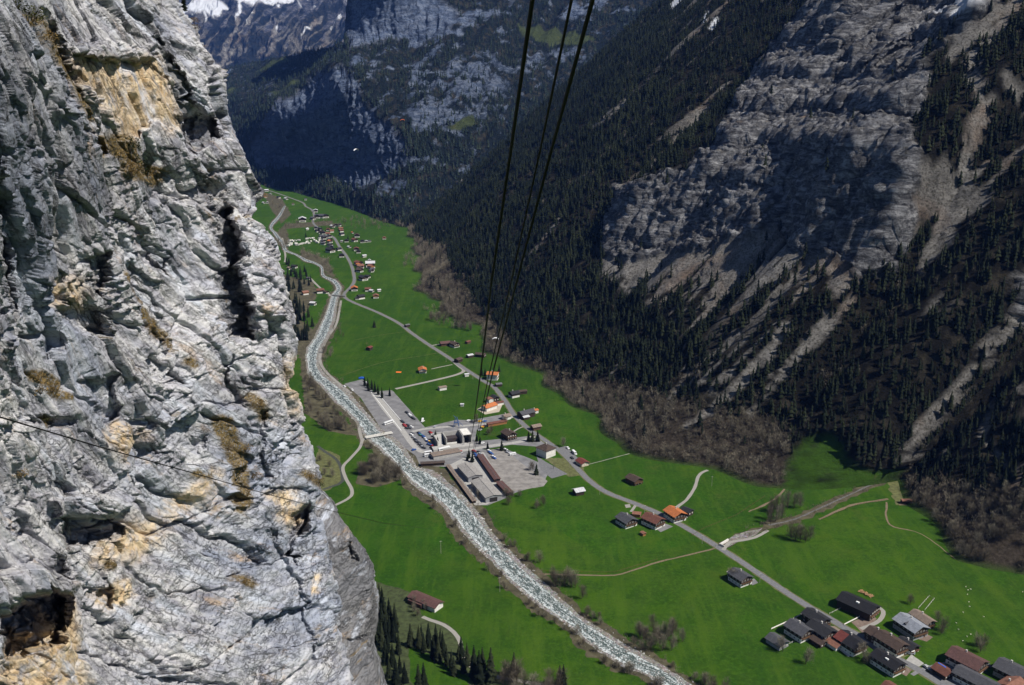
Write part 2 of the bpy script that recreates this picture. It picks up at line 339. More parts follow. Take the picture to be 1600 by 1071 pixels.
pn2 = fbm(np.stack([np.repeat(ts[:, None], NQ, 1).ravel()/40, np.repeat(qs[None], NTt, 0).ravel()/60, np.full(NQ*NTt, 3.)], 1), 3).reshape(NTt, NQ)
for k, t_ in enumerate(ts):
    dd = dq+t_; P = np.stack([dd*NV[0]+qs*MV[0], dd*NV[1]+qs*MV[1], z], 1); px, py, _ = proj(P)
    c_ = look(CLIFF, px, py); dk = look(DARK, px, py); lo = look(LOWC, px, py); mo = look(MOUND, px, py); sr = look(SCREE, px, py)
    zb = np.maximum(t_, 0)*.79
    s = (.34+.42*ss(np.full(NQ, t_), 0, 130))+.0045*np.clip(zb-z, -120, 120)+.22*pn[k]
    band = np.sin(z/7.0+2.5*pn[k]+.8*pn2[k])+.6*np.sin(z/3.3+pn2[k]*2.5)
    sc_ = np.where(band > .25, 2.3, .50)
    s = s*(1-c_)+sc_*c_; s = s*(1-dk)+1.95*dk; s = s*(1-lo*.6)+1.7*lo*.6; s = s+.22*ss(px, 1400, 1450)*ss(py, 560, 420)*(1-c_); s = np.where(sr > .5, np.clip(s, .5, .85), s)
    s = np.where(mo > .5, np.where(pn2[k] > 0, .55, .35), s)
    s = np.clip(s, .22, 4)
    if t_ < 0: s = 0*s+.12
    z = z+s*2.7; Z[k] = z
# lateral smoothing of sharp steps, and the spur end
for _ in range(2): Z[:, 1:-1] = .25*Z[:, :-2]+.5*Z[:, 1:-1]+.25*Z[:, 2:]
TT = np.repeat(ts[:, None], NQ, 1); QQ = np.repeat(qs[None], NTt, 0)
Z -= ss(QQ, 2215, 2345)*np.maximum(Z, 0)*1.15
XX = (dq[None]+TT)*NV[0]+QQ*MV[0]; YY = (dq[None]+TT)*NV[1]+QQ*MV[1]
P = np.stack([XX.ravel(), YY.ravel(), Z.ravel()], 1); px, py, _ = proj(P)
cl = look(CLIFF, px, py); dk = look(DARK, px, py); lo = look(LOWC, px, py); sr = look(SCREE, px, py); stk = look(STREAK, px, py); mo = look(MOUND, px, py); fan = look(FAN, px, py)
tq, tt = QQ.ravel(), TT.ravel()
N = gnormals(P, NTt, NQ); N *= np.sign(N[:, 2])[:, None]
up = ss(tt, 5, 70)
rk_ = mx.reduce([cl, dk, lo])
gul = ridged(np.stack([tq/38+1.5*fbm(P/150, 2), tt/300, 0*tq], 1), 3)
gul2 = ridged(np.stack([tq/130+fbm(P/300, 2), tt/700, 0*tq+5], 1), 3)
cv, ctl, ce = cells(P*np.array((1/26, 1/26, 1/15))+1.2*fbm(P/50, 2)[:, None])
cv2, ctl2, _ = cells(P*np.array((1/9, 1/9, 1/5)))
disp = up*((1-rk_)*(gul2*9+gul*3.6)+rk_*(gul2*9+gul*6+cv*3+ctl*4+cv2*3+ctl2*2.5+5*ridged(P/np.array((16, 16, 40)), 5, .65)) + 1.6*fbm(P/16, 4))*(1-.8*mo)-stk*up*2
saw = lambda x: x-np.floor(x)
disp = disp+up*rk_*(3.4*saw(P[:, 2]/9+1.3*fbm(P/60, 3))+1.5*saw(P[:, 2]/4.1+.8*fbm(P/25, 3)))*(1-.4*dk)
disp = disp+up*ss(sr, .3, .9)*11*saw(-tq/42+.9*fbm(np.stack([tq/60, tt/220, 0*tq+3], 1), 3))*ss(tt, 120, 320)
disp = disp+sr*up*4*ridged(np.stack([tq/30+fbm(P/90, 2), tt/400, 0*tq+2], 1), 2)
P = P+N*disp[:, None]
N2 = gnormals(P, NTt, NQ); N2 *= np.sign(N2[:, 2])[:, None]
steep = 1-np.abs(N2[:, 2])
n5 = fbm(P/55, 5, .62); n6 = fbm(P/17, 4, .65)
rock = np.clip(mx(rk_*ss(.35+n6*1.1+steep*.9, .1, .45), ss(steep+n5*.5, .62, .72)*ss(tt, 200, 300)*.85*ss(px, 1440, 1380)), 0, 1)*up
stp = fbm(np.stack([tq/8+.8*fbm(P/60, 2), tt/130, 0*tq+1], 1), 4, .6)
scree_lit = np.clip(mx(mx(stk*ss(n6+.7*stp, -.42, -.1), sr*ss(stp+.25*n6+.12*ss(tt, 420, 250)*0+.5*ss(py, 500, 400)-.12, -.02, .10)), cl*ss(-steep+.25*n6, -.36, -.27)*.95)+0, 0, 1)  # real scree, plus gentle cliff ledges painted pale as if sunlit
SCF = ss(fbm(np.stack([tq/30, tt/240, 0*tq], 1), 4, .6), .17, .27)*ss(px, 930, 1180)*ss(tt, 90, 220)
SCF = mx(SCF, ss(fbm(np.stack([tq/50, tt/110, 0*tq+9], 1), 4, .62)+.12*ss(px, 1400, 1600), .22, .3)*ss(px, 1150, 1450)*.8)
scree_lit = mx(scree_lit, SCF*(1-fan)); snow = look(SNOWB, px, py); grassB = mx(mo*ss(n6, -.6, .1), (1-up)*.0+ss(tt, 12, -6))
bare = fan*(1-mo)
mB = mk('mountain_slope', P, gridF(NTt, NQ), M_SLOPE, attrs=dict(rock=rock, scree_lit=scree_lit*(1-rock), snow=snow, grass=grassB, bare=bare)); tag(mB, kind='structure')
B_P, B_ok = P, (1-rock)*(1-scree_lit)*(1-mo)*(1-snow); B_fan = fan; B_tt = tt; B_N = N2
B_px, B_py, B_dp = proj(P)
# ---------------- valley wall with the great cliff, further back ----------------
Cc = [(400, 287, None), (440, 297, None), (480, 307, None), (520, 318, None), (560, 332, None), (620, 352, None), (380, 283, None), (340, 280, 3900), (700, 380, 2480), (800, 330, 2750), (900, 250, 2950), (1000, 200, 3000), (1100, 150, 3100),
      (430, 160, 3480), (480, 150, 3280), (520, 112, 3110), (520, 200, 3010), (520, 290, 2900), (450, 230, 3370), (450, 278, 3290), (560, 160, 2900), (600, 210, 2730), (600, 285, 2640), (640, 240, 2620), (700, 200, 2700), (700, 120, 2950), (640, 90, 3250), (640, 20, 3380),
      (760, 60, 3250), (850, 60, 3380), (850, 90, 3240), (920, 20, 3500), (700, -80, 3700), (560, 60, 3420), (560, -60, 3560), (1000, 60, 3350), (1150, -60, 3500), (900, -100, 3900), (360, 150, 4500), (400, 115, 4900), (450, 100, 4500), (500, 85, 4000), (360, 115, 5300), (330, 200, 4200), (545, 60, 3480)]
Cc = [(a, b, math.log(proj(G(a, b))[2] if c is None else c)) for a, b, c in Cc]
evC = tps(Cc)
cxs = np.concatenate([np.linspace(300, 540, 200), np.linspace(541, 556, 26), np.linspace(558, 1180, 420)])
topC = np.interp(cxs, [300, 350, 400, 450, 500, 541, 546, 552, 1200], [128, 114, 101, 92, 82, 70, 0, -160, -200])
botC = np.interp(cxs, [300, 380, 400, 440, 480, 520, 560, 620, 700, 1200], [281, 283, 287, 297, 307, 318, 332, 352, 385, 400])
v = np.linspace(0, 1, 380)[:, None]; PXc = np.repeat(cxs[None], 380, 0); PYc = botC[None]*(1-v)+topC[None]*v
pxc, pyc = PXc.ravel(), PYc.ravel()
P = at(pxc, pyc, np.exp(evC(pxc, pyc)))
wn = fbm(np.stack([pxc/30, pyc/30, 0*pxc+2], 1), 5, .6); wm = fbm(np.stack([pxc/30, pyc/30, 0*pxc+8], 1), 5, .6)
def pc(poly, s=6): return ss(sdpoly(pxc+18*wn, pyc+18*wm, poly), -s, s)
wall = mx.reduce([pc([(395, 250), (430, 165), (470, 150), (515, 112), (548, 116), (562, 150), (590, 190), (640, 230), (625, 270), (560, 300), (520, 275), (470, 262), (410, 272)]), pc([(545, 0), (640, -20), (720, 20), (700, 55), (660, 75), (600, 62), (545, 88)])])
brk = mx.reduce([pc([(540, 100), (600, 90), (560, 170), (545, 165)]), .8*pc([(640, 110), (760, 90), (800, 110), (790, 160), (740, 210), (680, 240), (640, 200)]), pc([(640, 40), (800, 10), (780, 25), (690, 75), (640, 85)], 3), pc([(850, 30), (950, -10), (960, 15), (880, 38)], 3), .9*pc([(560, 260), (640, 230), (640, 290), (600, 320)]), .8*pc([(840, 85), (900, 82), (880, 110), (800, 120)], 3)])
Nn = gnormals(P, 380, len(cxs)); s_ = np.sign(-(Nn*(P-C0)).sum(1)); Nn *= s_[:, None]
colm = ridged(np.stack([pxc/11+1.5*wn, pyc/90, 0*pxc], 1), 4); gl = ridged(np.stack([pxc/30+(pyc)/45, (pxc-pyc)/200, 0*pxc+3], 1), 4)
edge = ss(v, 0, .06).repeat(len(cxs), 1).ravel()
P = P+Nn*(edge*(wall*(colm*15+11*fbm(P/60, 3))+(1-wall)*(gl*26+12*fbm(P/50, 4))))[:, None]
nn = fbm(P/70, 5, .66)
rockC = np.clip(mx(wall*ss(nn, -.9, -.5), brk*ss(nn+.22*gl, .04, .2)), 0, 1)
rockC = mx(rockC, ss(nn+.15*gl, .27, .38)*.8)
grC = mx.reduce([ss(sdpoly(pxc, pyc, [(402, 116), (430, 100), (452, 94), (456, 99), (425, 114)]), -2, 2), ss(sdpoly(pxc, pyc, [(425, 152), (470, 128), (472, 132), (440, 152)]), -2, 2), ss(sdpoly(pxc+5*wn, pyc+5*wm, [(805, 44), (840, 46), (885, 52), (930, 68), (905, 80), (860, 75), (830, 66)]), -2, 2), ss(sdpoly(pxc+5*wn, pyc+5*wm, [(695, 205), (735, 183), (738, 200), (715, 208)]), -2, 2), ss(sdpoly(pxc, pyc, [(350, 150), (370, 140), (372, 146), (350, 156)]), -2, 2)])
Pb = P.reshape(380, -1, 3)[-1].copy(); Pb += (FW*260-np.array((0, 0, 1))*160)[None]
P2 = np.concatenate([P, Pb]); z0 = np.zeros(len(Pb)); cc = lambda a: np.concatenate([a, z0])
grC *= (1-0*nn); rockC *= (1-grC)
mC = mk('cliff_wall_hill', P2, gridF(381, len(cxs)), M_WALL, attrs=dict(rock=cc(rockC), scree_lit=z0.sum()+cc(mx(brk*ss(nn, .2, .3)*.5, wall*ss(ridged(np.stack([pxc/5+1.2*wn, pyc/70, 0*pxc+9], 1), 4, .6)+.5*wn, .0, .5)*.5)), snow=cc(0*nn), grass=cc(grC), bare=cc(0*nn))); tag(mC, kind='structure')
C_P, C_ok, C_px, C_py, C_wall = P, (1-rockC)*(1-grC), pxc, pyc, wall
# ---------------- far snowy mountain ----------------
nx, ny = 420, 230
u = np.linspace(230, 640, nx)[None].repeat(ny, 0); vv = np.linspace(0, 1, ny)[:, None]
sky_y = np.interp(u[0], [230, 285, 292, 300, 310, 325, 345, 640], [30, 16, 9, 3, -6, -22, -60, -120])
PY = 190*(1-vv)+sky_y[None]*vv; pu, pv = u.ravel(), PY.ravel()
D = 7200+1500*ss(pv, 190, 60)+1900*ss(pv, 80, -60)
P = at(pu, pv, D); g1 = ridged(np.stack([(pu*.86+pv*.5)/34, (pv*.86-pu*.5)/160, 0*pu], 1), 5, .55); g2 = ridged(np.stack([pu/70, pv/70, 0*pu+4], 1), 4)
P = P-FW[None]*((g1*210+g2*170)*ss(pv, 185, 130))[:, None]
fn = fbm(np.stack([pu/16, pv/16, 0*pu], 1), 5, .65); fl_ = ridged(np.stack([(pu*.80+pv*.6)/15, (pv*.8-pu*.6)/110, 0*pu+6], 1), 4)
sn = ss((14-pv)/40+fn*1.1+.25*fl_, .35, .5); sn = mx(sn, ss(sdpoly(pu+12*fn, pv+10*fn, [(284, 22), (318, 8), (336, 4), (352, 14), (366, 22), (345, 40), (330, 28), (300, 34)]), -2, 2))
sn = mx(sn, ss(sdpoly(pu+12*fn, pv+10*fn, [(352, -4), (420, -20), (560, -20), (545, 4), (470, 8), (440, 14), (388, 18), (370, 12)]), -2, 2)*ss(fn, -.4, -.1))
for pts, w0, w1 in [([(388, 5), (386, 35), (380, 45)], 3, .5), ([(405, 35), (398, 52)], 1.5, .3), ([(440, 52), (441, 60)], 2, .5), ([(492, 58), (478, 72)], 1.6, .5), ([(540, 38), (522, 56)], 1, .4), ([(330, 30), (330, 45)], 2, .4), ([(470, 8), (480, 26)], 1, .4)]:
    sn = mx(sn, ss(sdline(pu+7*fn, pv+7*fn, pts, w0, w1), -1, 1.5))
rk = ss(fl_*.5+fn-(pv-30)/160, .12, .4)
tr_ = np.zeros(len(pu))
for pts, w0, w1 in [([(386, 30), (380, 60), (348, 118)], 3.5, 1.2), ([(410, 20), (402, 50), (370, 95), (352, 118)], 3, 1.5), ([(440, 48), (434, 88)], 6, 3), ([(510, 40), (478, 72)], 3, 1.5), ([(330, 45), (318, 65)], 2, 1)]: tr_ = mx(tr_, ss(sdline(pu+8*fn, pv+8*fn, pts, w0, w1), -2, 2))
mk_ = mk('snowy_mountain', P, gridF(ny, nx), M_FAR, attrs=dict(rock=rk, scree_lit=mx(tr_, ss(fl_+fn*.6, .5, .75)*.6*ss(pv, 20, 40)*(pv < 100)), snow=sn, grass=0*rk, bare=0*rk)); tag(mk_, kind='structure')
# ---------------- left valley side behind the near wall (seen only from the side) ----------------
yy = np.linspace(330, 4300, 160); xx0 = np.interp(yy, [330, 600, 1035, 1600, 3100, 4300], [-230, -260, -330, -520, -960, -1300]); hs = np.array([0, 30, 120, 260, 320, 420, 520]); of = np.array([0, -40, -60, -75, -110, -260, -460])
V = np.stack([(xx0[:, None]+of[None]).ravel(), yy.repeat(7), (hs[None]+0*yy[:, None]).ravel()-2], 1); V += (fbm(V/90, 4)*30)[:, None]*np.array((1, .3, .3))*(V[:, 2:3] > 5)
o1 = np.ones(len(V)); mL = mk('valley_side_hill', V, gridF(160, 7), M_WALL, smooth=True, attrs=dict(rock=((V[:, 2] > 40) & (V[:, 2] < 330))*1., scree_lit=0*o1, snow=0*o1, grass=0*o1, bare=0*o1)); tag(mL, kind='structure')
# ---------------- the near limestone wall ----------------
def rock_sheet(name, sil, left, dep, ny, nu, feats, buffs, vegs, shade_greys, amp=1.0, ylo=-170, yhi=1260, foldpx=70, left_px=-330, sh_x=12, mat=None):
    ev = tps([(a, b, math.log(c)) for a, b, c in dep])
    ys = np.linspace(ylo, yhi, ny); sx = np.interp(ys, [p[1] for p in sil], [p[0] for p in sil])-sh_x
    lx = np.full(ny, float(left_px)) if left is None else np.interp(ys, [p[1] for p in left], [p[0] for p in left])
    u = np.linspace(0, 1, nu)[None]; nf = 26; f = np.linspace(0, 1, nf+1)[1:][None]
    px = lx[:, None]*(1-u)+(sx-10)[:, None]*u
    pxf = sx[:, None]-10+10*np.sin(np.minimum(f*3.2, 1.57))*1.0-foldpx*np.clip(f-.45, 0, 1)**1.3*1.8
    PX = np.concatenate([px, pxf], 1); PYY = np.repeat(ys[:, None], nu+nf, 1); nc = nu+nf
    Dp = np.exp(ev(np.minimum(PX, sx[:, None]-10).ravel(), PYY.ravel())).reshape(ny, nc)
    Dp[:, nu:] *= 1+.05*f+.75*f**2.2
    p, q = PX.ravel(), PYY.ravel(); P = at(p, q, Dp.ravel())
    N = gnormals(P, ny, nc); N *= np.where((N*(C0-P)).sum(1) > 0, 1, -1)[:, None]
    Nb = N.reshape(ny, nc, 3); Nb[:, nu:] = Nb[:, nu-1:nu]*(1-f.T[None, :, :])+np.array((.85, .5, 0))*f.T[None]; N = Nb.reshape(-1, 3); N /= np.linalg.norm(N, axis=1)[:, None]
    e1 = np.array((0, .45, -.893)); e2 = np.array((0, .893, .45)); e3 = np.array((1., 0, 0))
    Pq = P.copy(); Pq[:, 1] = -5400/np.maximum(P[:, 1], 30); e1 = np.array((0, .50, -.866)); e2 = np.array((0, .866, .50))
    W = Pq+np.stack([fbm(Pq/6+3, 3), fbm(Pq/6+40, 3), fbm(Pq/6+80, 3)], 1)*1.5
    A = np.stack([W@e1, W@e2, W@e3], 1)
    v1, t1, g1 = cells(A/np.array((17, 4.2, 7))); v2, t2, g2 = cells(A/np.array((6.5, 1.7, 3))+9); v3, t3, g3 = cells(A/np.array((2.2, .75, 1.2))+4)
    H = np.stack([W[:, 0], W[:, 1]*.8, W[:, 2]-.25*W[:, 1]], 1); v4, t4, g4 = cells(H/np.array((3, 4.0, .85))+20)
    lin = ridged(A/np.array((45, 5.5, 9)), 3, .5); big = fbm(Pq/np.array((18, 12, 22)), 4)
    zone = ss(fbm(Pq/11+60, 3), -.05, .22); smooth_ = ss(fbm(Pq/10+90, 3), -.15, .12)
    sh = np.clip((P[:, 2]-330)/40, 0, 1); smooth_ = np.maximum(smooth_, .6*sh)
    d = amp*(1.5*big+1.2*lin+(1.9*v1+1.6*t1)+(.85*v2+.8*t2)*(1-.7*smooth_)+zone*(.6*v4+.5*t4)*(1-.7*smooth_)+(.40*v3+.36*t3)*(1-.7*smooth_)+(.24-.14*smooth_)*ridged(W/2.0, 4, .55)+.06*fbm(Pq/.5, 3, .6))
    d -= amp*.7*(1-ss(g1, 0, .06))+amp*.3*(1-ss(g2, 0, .07))*(1-.6*smooth_)
    n1 = fbm(np.stack([p/26, q/26, 0*p], 1), 5, .68)*14; n2 = fbm(np.stack([p/26, q/26, 0*p+5], 1), 4, .6)*13
    buff = np.zeros(len(p)); veg = buff.copy(); shd = buff.copy()
    dr = np.zeros(len(p)); rh = P-C0; rh /= np.linalg.norm(rh, axis=1)[:, None]
    for poly, off, soft in feats:
        m = ss(sdpoly(p+n1*.9, q+n2*.9, poly), -soft*1.6, soft*1.6) if len(poly) > 3 or True else 0
        dr = dr+m*off*(1.5 if off > 0 else 1.3)*(1-.30*(off > 2.4)*ss(fbm(Pq/1.6+poly[0][0], 3), -.1, .4))
    for poly, s in buffs: buff = np.maximum(buff, ss(sdpoly(p+n1*1.5, q+n2*1.9, poly), -s*2, s*1.6))
    for pts, w0 in vegs: veg = np.maximum(veg, ss(sdline(p+n1, q+n2, pts, w0), -5, 4))
    for poly, s, k in shade_greys: shd = np.maximum(shd, k*ss(sdpoly(p+n1, q+n2, poly), -s, s))
    P = P+N*d[:, None]+rh*dr[:, None]
    # tufts of dry grass settle on small ledges
    N3 = gnormals(P, ny, nc); N3 *= np.where((N3*N).sum(1) > 0, 1, -1)[:, None]
    veg = np.maximum(veg, ss(N3[:, 2]+.35*fbm(P/6, 3), .99, 1.08)*.8)
    o = mk(name, P, gridF(ny, nc), mat or M_ROCK, attrs=dict(buff=buff, veg=veg, stain=shd)); tag(o, kind='structure')
    return P, N, p, q
SIL = [(262, -170), (290, 0), (297, 28), (318, 68), (345, 118), (342, 150), (348, 178), (362, 212), (377, 242), (395, 278), (412, 300), (408, 326), (400, 342), (428, 372), (440, 400), (446, 440), (463, 500), (468, 560), (464, 600), (477, 650), (492, 700), (506, 745), (498, 800), (512, 850), (522, 930), (542, 1010), (558, 1071), (610, 1260)]
DEP = [(-330, -170, 46), (-330, 535, 50), (-330, 1260, 56), (0, 0, 66), (0, 535, 72), (0, 1071, 76), (150, 100, 84), (150, 535, 92), (150, 900, 92), (290, 0, 128), (345, 130, 126), (300, 330, 118), (380, 300, 136), (440, 430, 142), (380, 600, 128), (470, 600, 150), (400, 850, 135), (500, 780, 160), (520, 930, 160), (560, 1071, 160), (300, 1000, 112), (262, -170, 130), (610, 1260, 165)]
FEATS = [([(105, 80), (150, 92), (200, 98), (238, 95), (268, 150), (285, 190), (250, 200), (225, 190), (205, 215), (180, 215), (160, 170), (140, 150), (118, 120)], 1.8, 3),
         ([(112, 68), (180, 70), (185, 92), (150, 94), (118, 84)], -1.4, 3), ([(190, 80), (236, 74), (240, 96), (195, 102)], -1.0, 3),
         ([(232, 62), (250, 58), (270, 90), (306, 165), (322, 180), (282, 184), (262, 130), (240, 92)], 3.4, 3),
         ([(250, 55), (262, 60), (320, 165), (350, 150), (340, 110), (300, 60)], -1.0, 6),
         ([(266, 186), (332, 178), (342, 214), (306, 230), (282, 237), (272, 212)], 6.5, 4),
         ([(275, 232), (330, 222), (350, 240), (330, 262), (285, 256)], -1.5, 6),
         ([(312, 338), (350, 322), (352, 370), (368, 430), (384, 505), (388, 532), (352, 524), (342, 480), (330, 420)], 4.5, 3),
         ([(352, 340), (395, 345), (430, 400), (440, 470), (400, 530), (384, 480), (366, 400)], -2.2, 5),
         ([(300, 285), (345, 285), (350, 330), (320, 335)], 2.5, 6), ([(120, 405), (145, 392), (146, 430), (138, 462), (128, 440)], 2.6, 3), ([(70, 480), (105, 474), (140, 487), (142, 520), (105, 516), (80, 500)], 2.4, 4),
         ([(84, 812), (130, 806), (200, 812), (196, 835), (150, 848), (104, 850), (88, 832)], 4.0, 3), ([(70, 780), (140, 770), (205, 790), (200, 811), (130, 805), (80, 808)], -1.6, 4),
         ([(-10, 965), (30, 930), (70, 920), (106, 932), (92, 975), (60, 1005), (20, 1022), (-10, 1030)], 7.5, 4), ([(-30, 900), (40, 880), (110, 910), (105, 930), (60, 918), (20, 930), (-30, 965)], -2.0, 5),
         ([(78, 868), (95, 878), (112, 905), (100, 914), (80, 888)], 2.2, 3), ([(110, 598), (160, 585), (158, 625), (172, 650), (160, 662), (140, 640)], 2.2, 4), ([(160, 905), (172, 915), (176, 950), (166, 945)], 1.6, 3),
         ([(452, 805), (478, 790), (482, 815), (466, 850), (458, 880), (450, 850)], 7, 4), ([(200, 655), (222, 658), (221, 674), (208, 676)], 1.5, 3), ([(300, 690), (320, 682), (312, 712), (304, 708)], 1.5, 3), ([(225, 560), (250, 570), (285, 600), (275, 612), (235, 590)], 1.4, 3),
         ([(218, 395), (232, 392), (245, 420), (255, 405), (252, 430), (240, 424)], 1.8, 3), ([(352, 560), (362, 600), (380, 625), (372, 632), (354, 606)], 2.0, 3), ([(0, 310), (14, 318), (10, 345), (0, 350)], 2, 3), ([(60, 20), (72, 28), (112, 120), (160, 235), (150, 240), (96, 130)], 1.3, 4), ([(20, 650), (100, 655), (95, 668), (60, 664)], 1.2, 4),
         ([(0, 370), (18, 380), (12, 480), (0, 500)], 2.2, 5), ([(55, 540), (70, 520), (82, 536), (62, 560)], 1.5, 4), ([(400, 640), (408, 642), (402, 700), (412, 745), (404, 750), (396, 700)], 1.8, 3), ([(410, 830), (425, 832), (470, 935), (498, 1030), (490, 1035), (455, 950)], 1.5, 3)]
BUFFS = [([(106, 84), (150, 94), (240, 96), (262, 150), (268, 195), (250, 200), (225, 185), (205, 215), (182, 215), (160, 170), (140, 150), (118, 120)], 7), ([(0, 985), (60, 985), (105, 930), (112, 1000), (118, 1090), (-30, 1090)], 7),
         ([(150, 930), (200, 905), (215, 925), (180, 955), (165, 950)], 5), ([(250, 800), (290, 770), (330, 740), (330, 760), (280, 810)], 7), ([(60, 430), (115, 440), (110, 475), (75, 480)], 9), ([(415, 770), (455, 760), (470, 800), (450, 830), (430, 810)], 7), ([(485, 900), (495, 900), (492, 920), (480, 920)], 4), ([(140, 690), (180, 660), (210, 680), (170, 720)], 8), ([(440, 570), (460, 560), (465, 600), (450, 640)], 8), ([(140, 880), (200, 820), (260, 820), (220, 870)], 10)]
VEGS = [([(180, 225), (200, 262), (240, 275)], 17), ([(160, 215), (150, 240)], 7), ([(20, 20), (60, 40), (110, 130), (130, 180)], 9), ([(178, 430), (200, 475), (230, 510), (262, 540)], 8), ([(48, 585), (75, 600), (80, 615)], 10), ([(60, 655), (64, 662)], 7), ([(340, 660), (360, 700), (370, 740), (370, 790)], 13), ([(390, 620), (405, 650)], 9), ([(365, 905), (385, 915)], 8), ([(170, 880), (180, 884)], 7), ([(470, 740), (500, 760)], 7), ([(400, 330), (420, 370)], 4), ([(285, 565), (295, 572)], 6), ([(300, 740), (320, 745)], 6)]
SHADE_GREYS = [([(236, 62), (252, 60), (300, 170), (284, 182), (262, 130)], 4, .75), ([(268, 188), (332, 180), (340, 214), (284, 236)], 5, .55), ([(314, 340), (350, 330), (386, 528), (352, 522)], 6, .45), ([(280, 250), (350, 260), (360, 340), (310, 345)], 14, .35), ([(0, 960), (60, 922), (104, 934), (60, 975), (0, 1010)], 6, .4), ([(90, 812), (200, 812), (150, 846)], 5, .3), ([(0, 330), (90, 340), (60, 460), (0, 500)], 22, .3), ([(-340, 0), (60, 60), (200, 300), (120, 420), (-340, 500)], 60, .30), ([(150, 0), (280, -20), (290, 60), (240, 60), (160, 50)], 25, .18)]  # shade painted into the recesses, plus broad zones of greyer rock
E_P, E_N, E_px, E_py = rock_sheet('rock_wall', SIL, None, DEP, 1130, 640, FEATS, BUFFS, VEGS, SHADE_GREYS)
SIL2 = [(480, 640), (500, 745), (512, 766), (532, 786), (550, 822), (572, 852), (590, 882), (600, 930), (600, 968), (596, 1000), (606, 1040), (613, 1071), (650, 1260)]
rock_sheet('rock_buttress', SIL2, [(400, 640), (420, 760), (440, 900), (470, 1071), (500, 1260)], [(400, 640, 215), (500, 745, 222), (600, 930, 215), (613, 1071, 205), (450, 900, 190), (480, 1071, 182), (650, 1260, 200), (540, 850, 205)], 620, 170,
           [([(538, 850), (550, 862), (556, 878), (548, 872)], 2.5, 3), ([(540, 1000), (590, 990), (591, 995), (542, 1006)], 1.5, 2), ([(525, 780), (540, 800), (546, 806), (530, 792)], 1.2, 2)], [], [([(520, 775), (545, 815)], 3)], [([(420, 700), (620, 700), (660, 1280), (420, 1280)], 20, .36)], amp=.5, ylo=690, yhi=1260, foldpx=40, mat=M_ROCKG)
# ---------------- flat surfaces on the valley floor ----------------
def resamp(P, step):
    P = np.array(P, float); n = len(P); out = []
    for i in range(n-1):
        p0, p1, p2, p3 = P[max(i-1, 0)], P[i], P[i+1], P[min(i+2, n-1)]
        k = max(2, int(np.linalg.norm(p2-p1)/step))
        for t in np.arange(k)/k: out.append(.5*((2*p1)+(-p0+p2)*t+(2*p0-5*p1+4*p2-p3)*t*t+(-p0+3*p1-3*p2+p3)*t**3))
    out.append(P[-1]); return np.array(out)
def ribbon(name, pts, width, z, m, jit=0, kind='structure', w1=None):
    C = resamp([G(*p)[:2] for p in pts], 5.0); T = np.gradient(C, axis=0); T /= np.linalg.norm(T, axis=1)[:, None]; Nn = np.stack([-T[:, 1], T[:, 0]], 1)
    wd = np.linspace(width, width if w1 is None else w1, len(C)); j = lambda s: jit*fbm(np.concatenate([C/9, np.full((len(C), 1), s)], 1), 3, .7)*2
    A = C+Nn*(wd/2+j(1.5))[:, None]; B = C-Nn*(wd/2+j(8.5))[:, None]; n = len(C); sl_ = np.concatenate([[0], np.cumsum(np.linalg.norm(np.diff(C, axis=0), axis=1))])
    V = np.zeros((n*3, 3)); V[0::3, :2] = A; V[1::3, :2] = C; V[2::3, :2] = B; V[:, 2] = z
    return tag(mk(name, V, gridF(n, 3), m, attrs=dict(along=sl_.repeat(3), across=np.tile([0, .5, 1], n))), kind=kind)
def strip(name, L, R, z, m, a=0., b=1., jit=0, nc=7):
    A = resamp([G(*p)[:2] for p in L], 30); n = 420
    def rs_(P): 
        Q = resamp([G(*p)[:2] for p in P], 6); # index-wise parameter
        out = []
        P = np.array([G(*p)[:2] for p in P])
        t = np.linspace(0, len(P)-1.0001, n); i = t.astype(int); f = (t-i)[:, None]
        p0, p1, p2, p3 = P[np.maximum(i-1, 0)], P[i], P[np.minimum(i+1, len(P)-1)], P[np.minimum(i+2, len(P)-1)]
        return .5*((2*p1)+(-p0+p2)*f+(2*p0-5*p1+4*p2-p3)*f*f+(-p0+3*p1-3*p2+p3)*f**3)
    A, B = rs_(L), rs_(R); C = (A+B)/2; al = np.concatenate([[0], np.cumsum(np.linalg.norm(np.diff(C, axis=0), axis=1))])
    wN = (B-A)/np.linalg.norm(B-A, axis=1)[:, None]; u = np.linspace(a, b, nc)
    V = A[:, None]*(1-u)[None, :, None]+B[:, None]*u[None, :, None]
    if jit:
        for s, k in ((1.5, 0), (9.5, -1)): V[:, k] += wN*(jit*fbm(np.concatenate([C/14, np.full((n, 1), s)], 1), 4, .7)*2)[:, None]
    V = np.concatenate([V, np.full((n, nc, 1), z)], 2).reshape(-1, 3)
    return tag(mk(name, V, gridF(n, nc), m, attrs=dict(along=al.repeat(nc), across=np.tile(u, n))), kind='structure')
def patch(name, pts, z, m, jit=0, kind='structure', step=3.):
    P = [G(*p)[:2] for p in pts]; P.append(P[0]); out = []
    for a, b in zip(P[:-1], P[1:]):
        k = max(1, int(np.linalg.norm(b-a)/step))
        for t in np.arange(k)/k: out.append(a*(1-t)+b*t)
    Q = np.array(out)
    if jit: Q = Q+jit*np.stack([fbm(np.concatenate([Q/9, np.full((len(Q), 1), s)], 1), 3, .7) for s in (1.5, 6.5)], 1)*2
    return tag(mk(name, np.concatenate([Q, np.full((len(Q), 1), z)], 1), [tuple(range(len(Q)))], m), kind=kind)
M_ASPH = simple('asphalt', (.150, .150, .155), .22, .6, .9); M_GRAVL = simple('pale_gravel', (.27, .255, .23), .25, 2.5, .95); M_LOT = simple('parking_asphalt', (.175, .172, .175), .3, .12, .9)
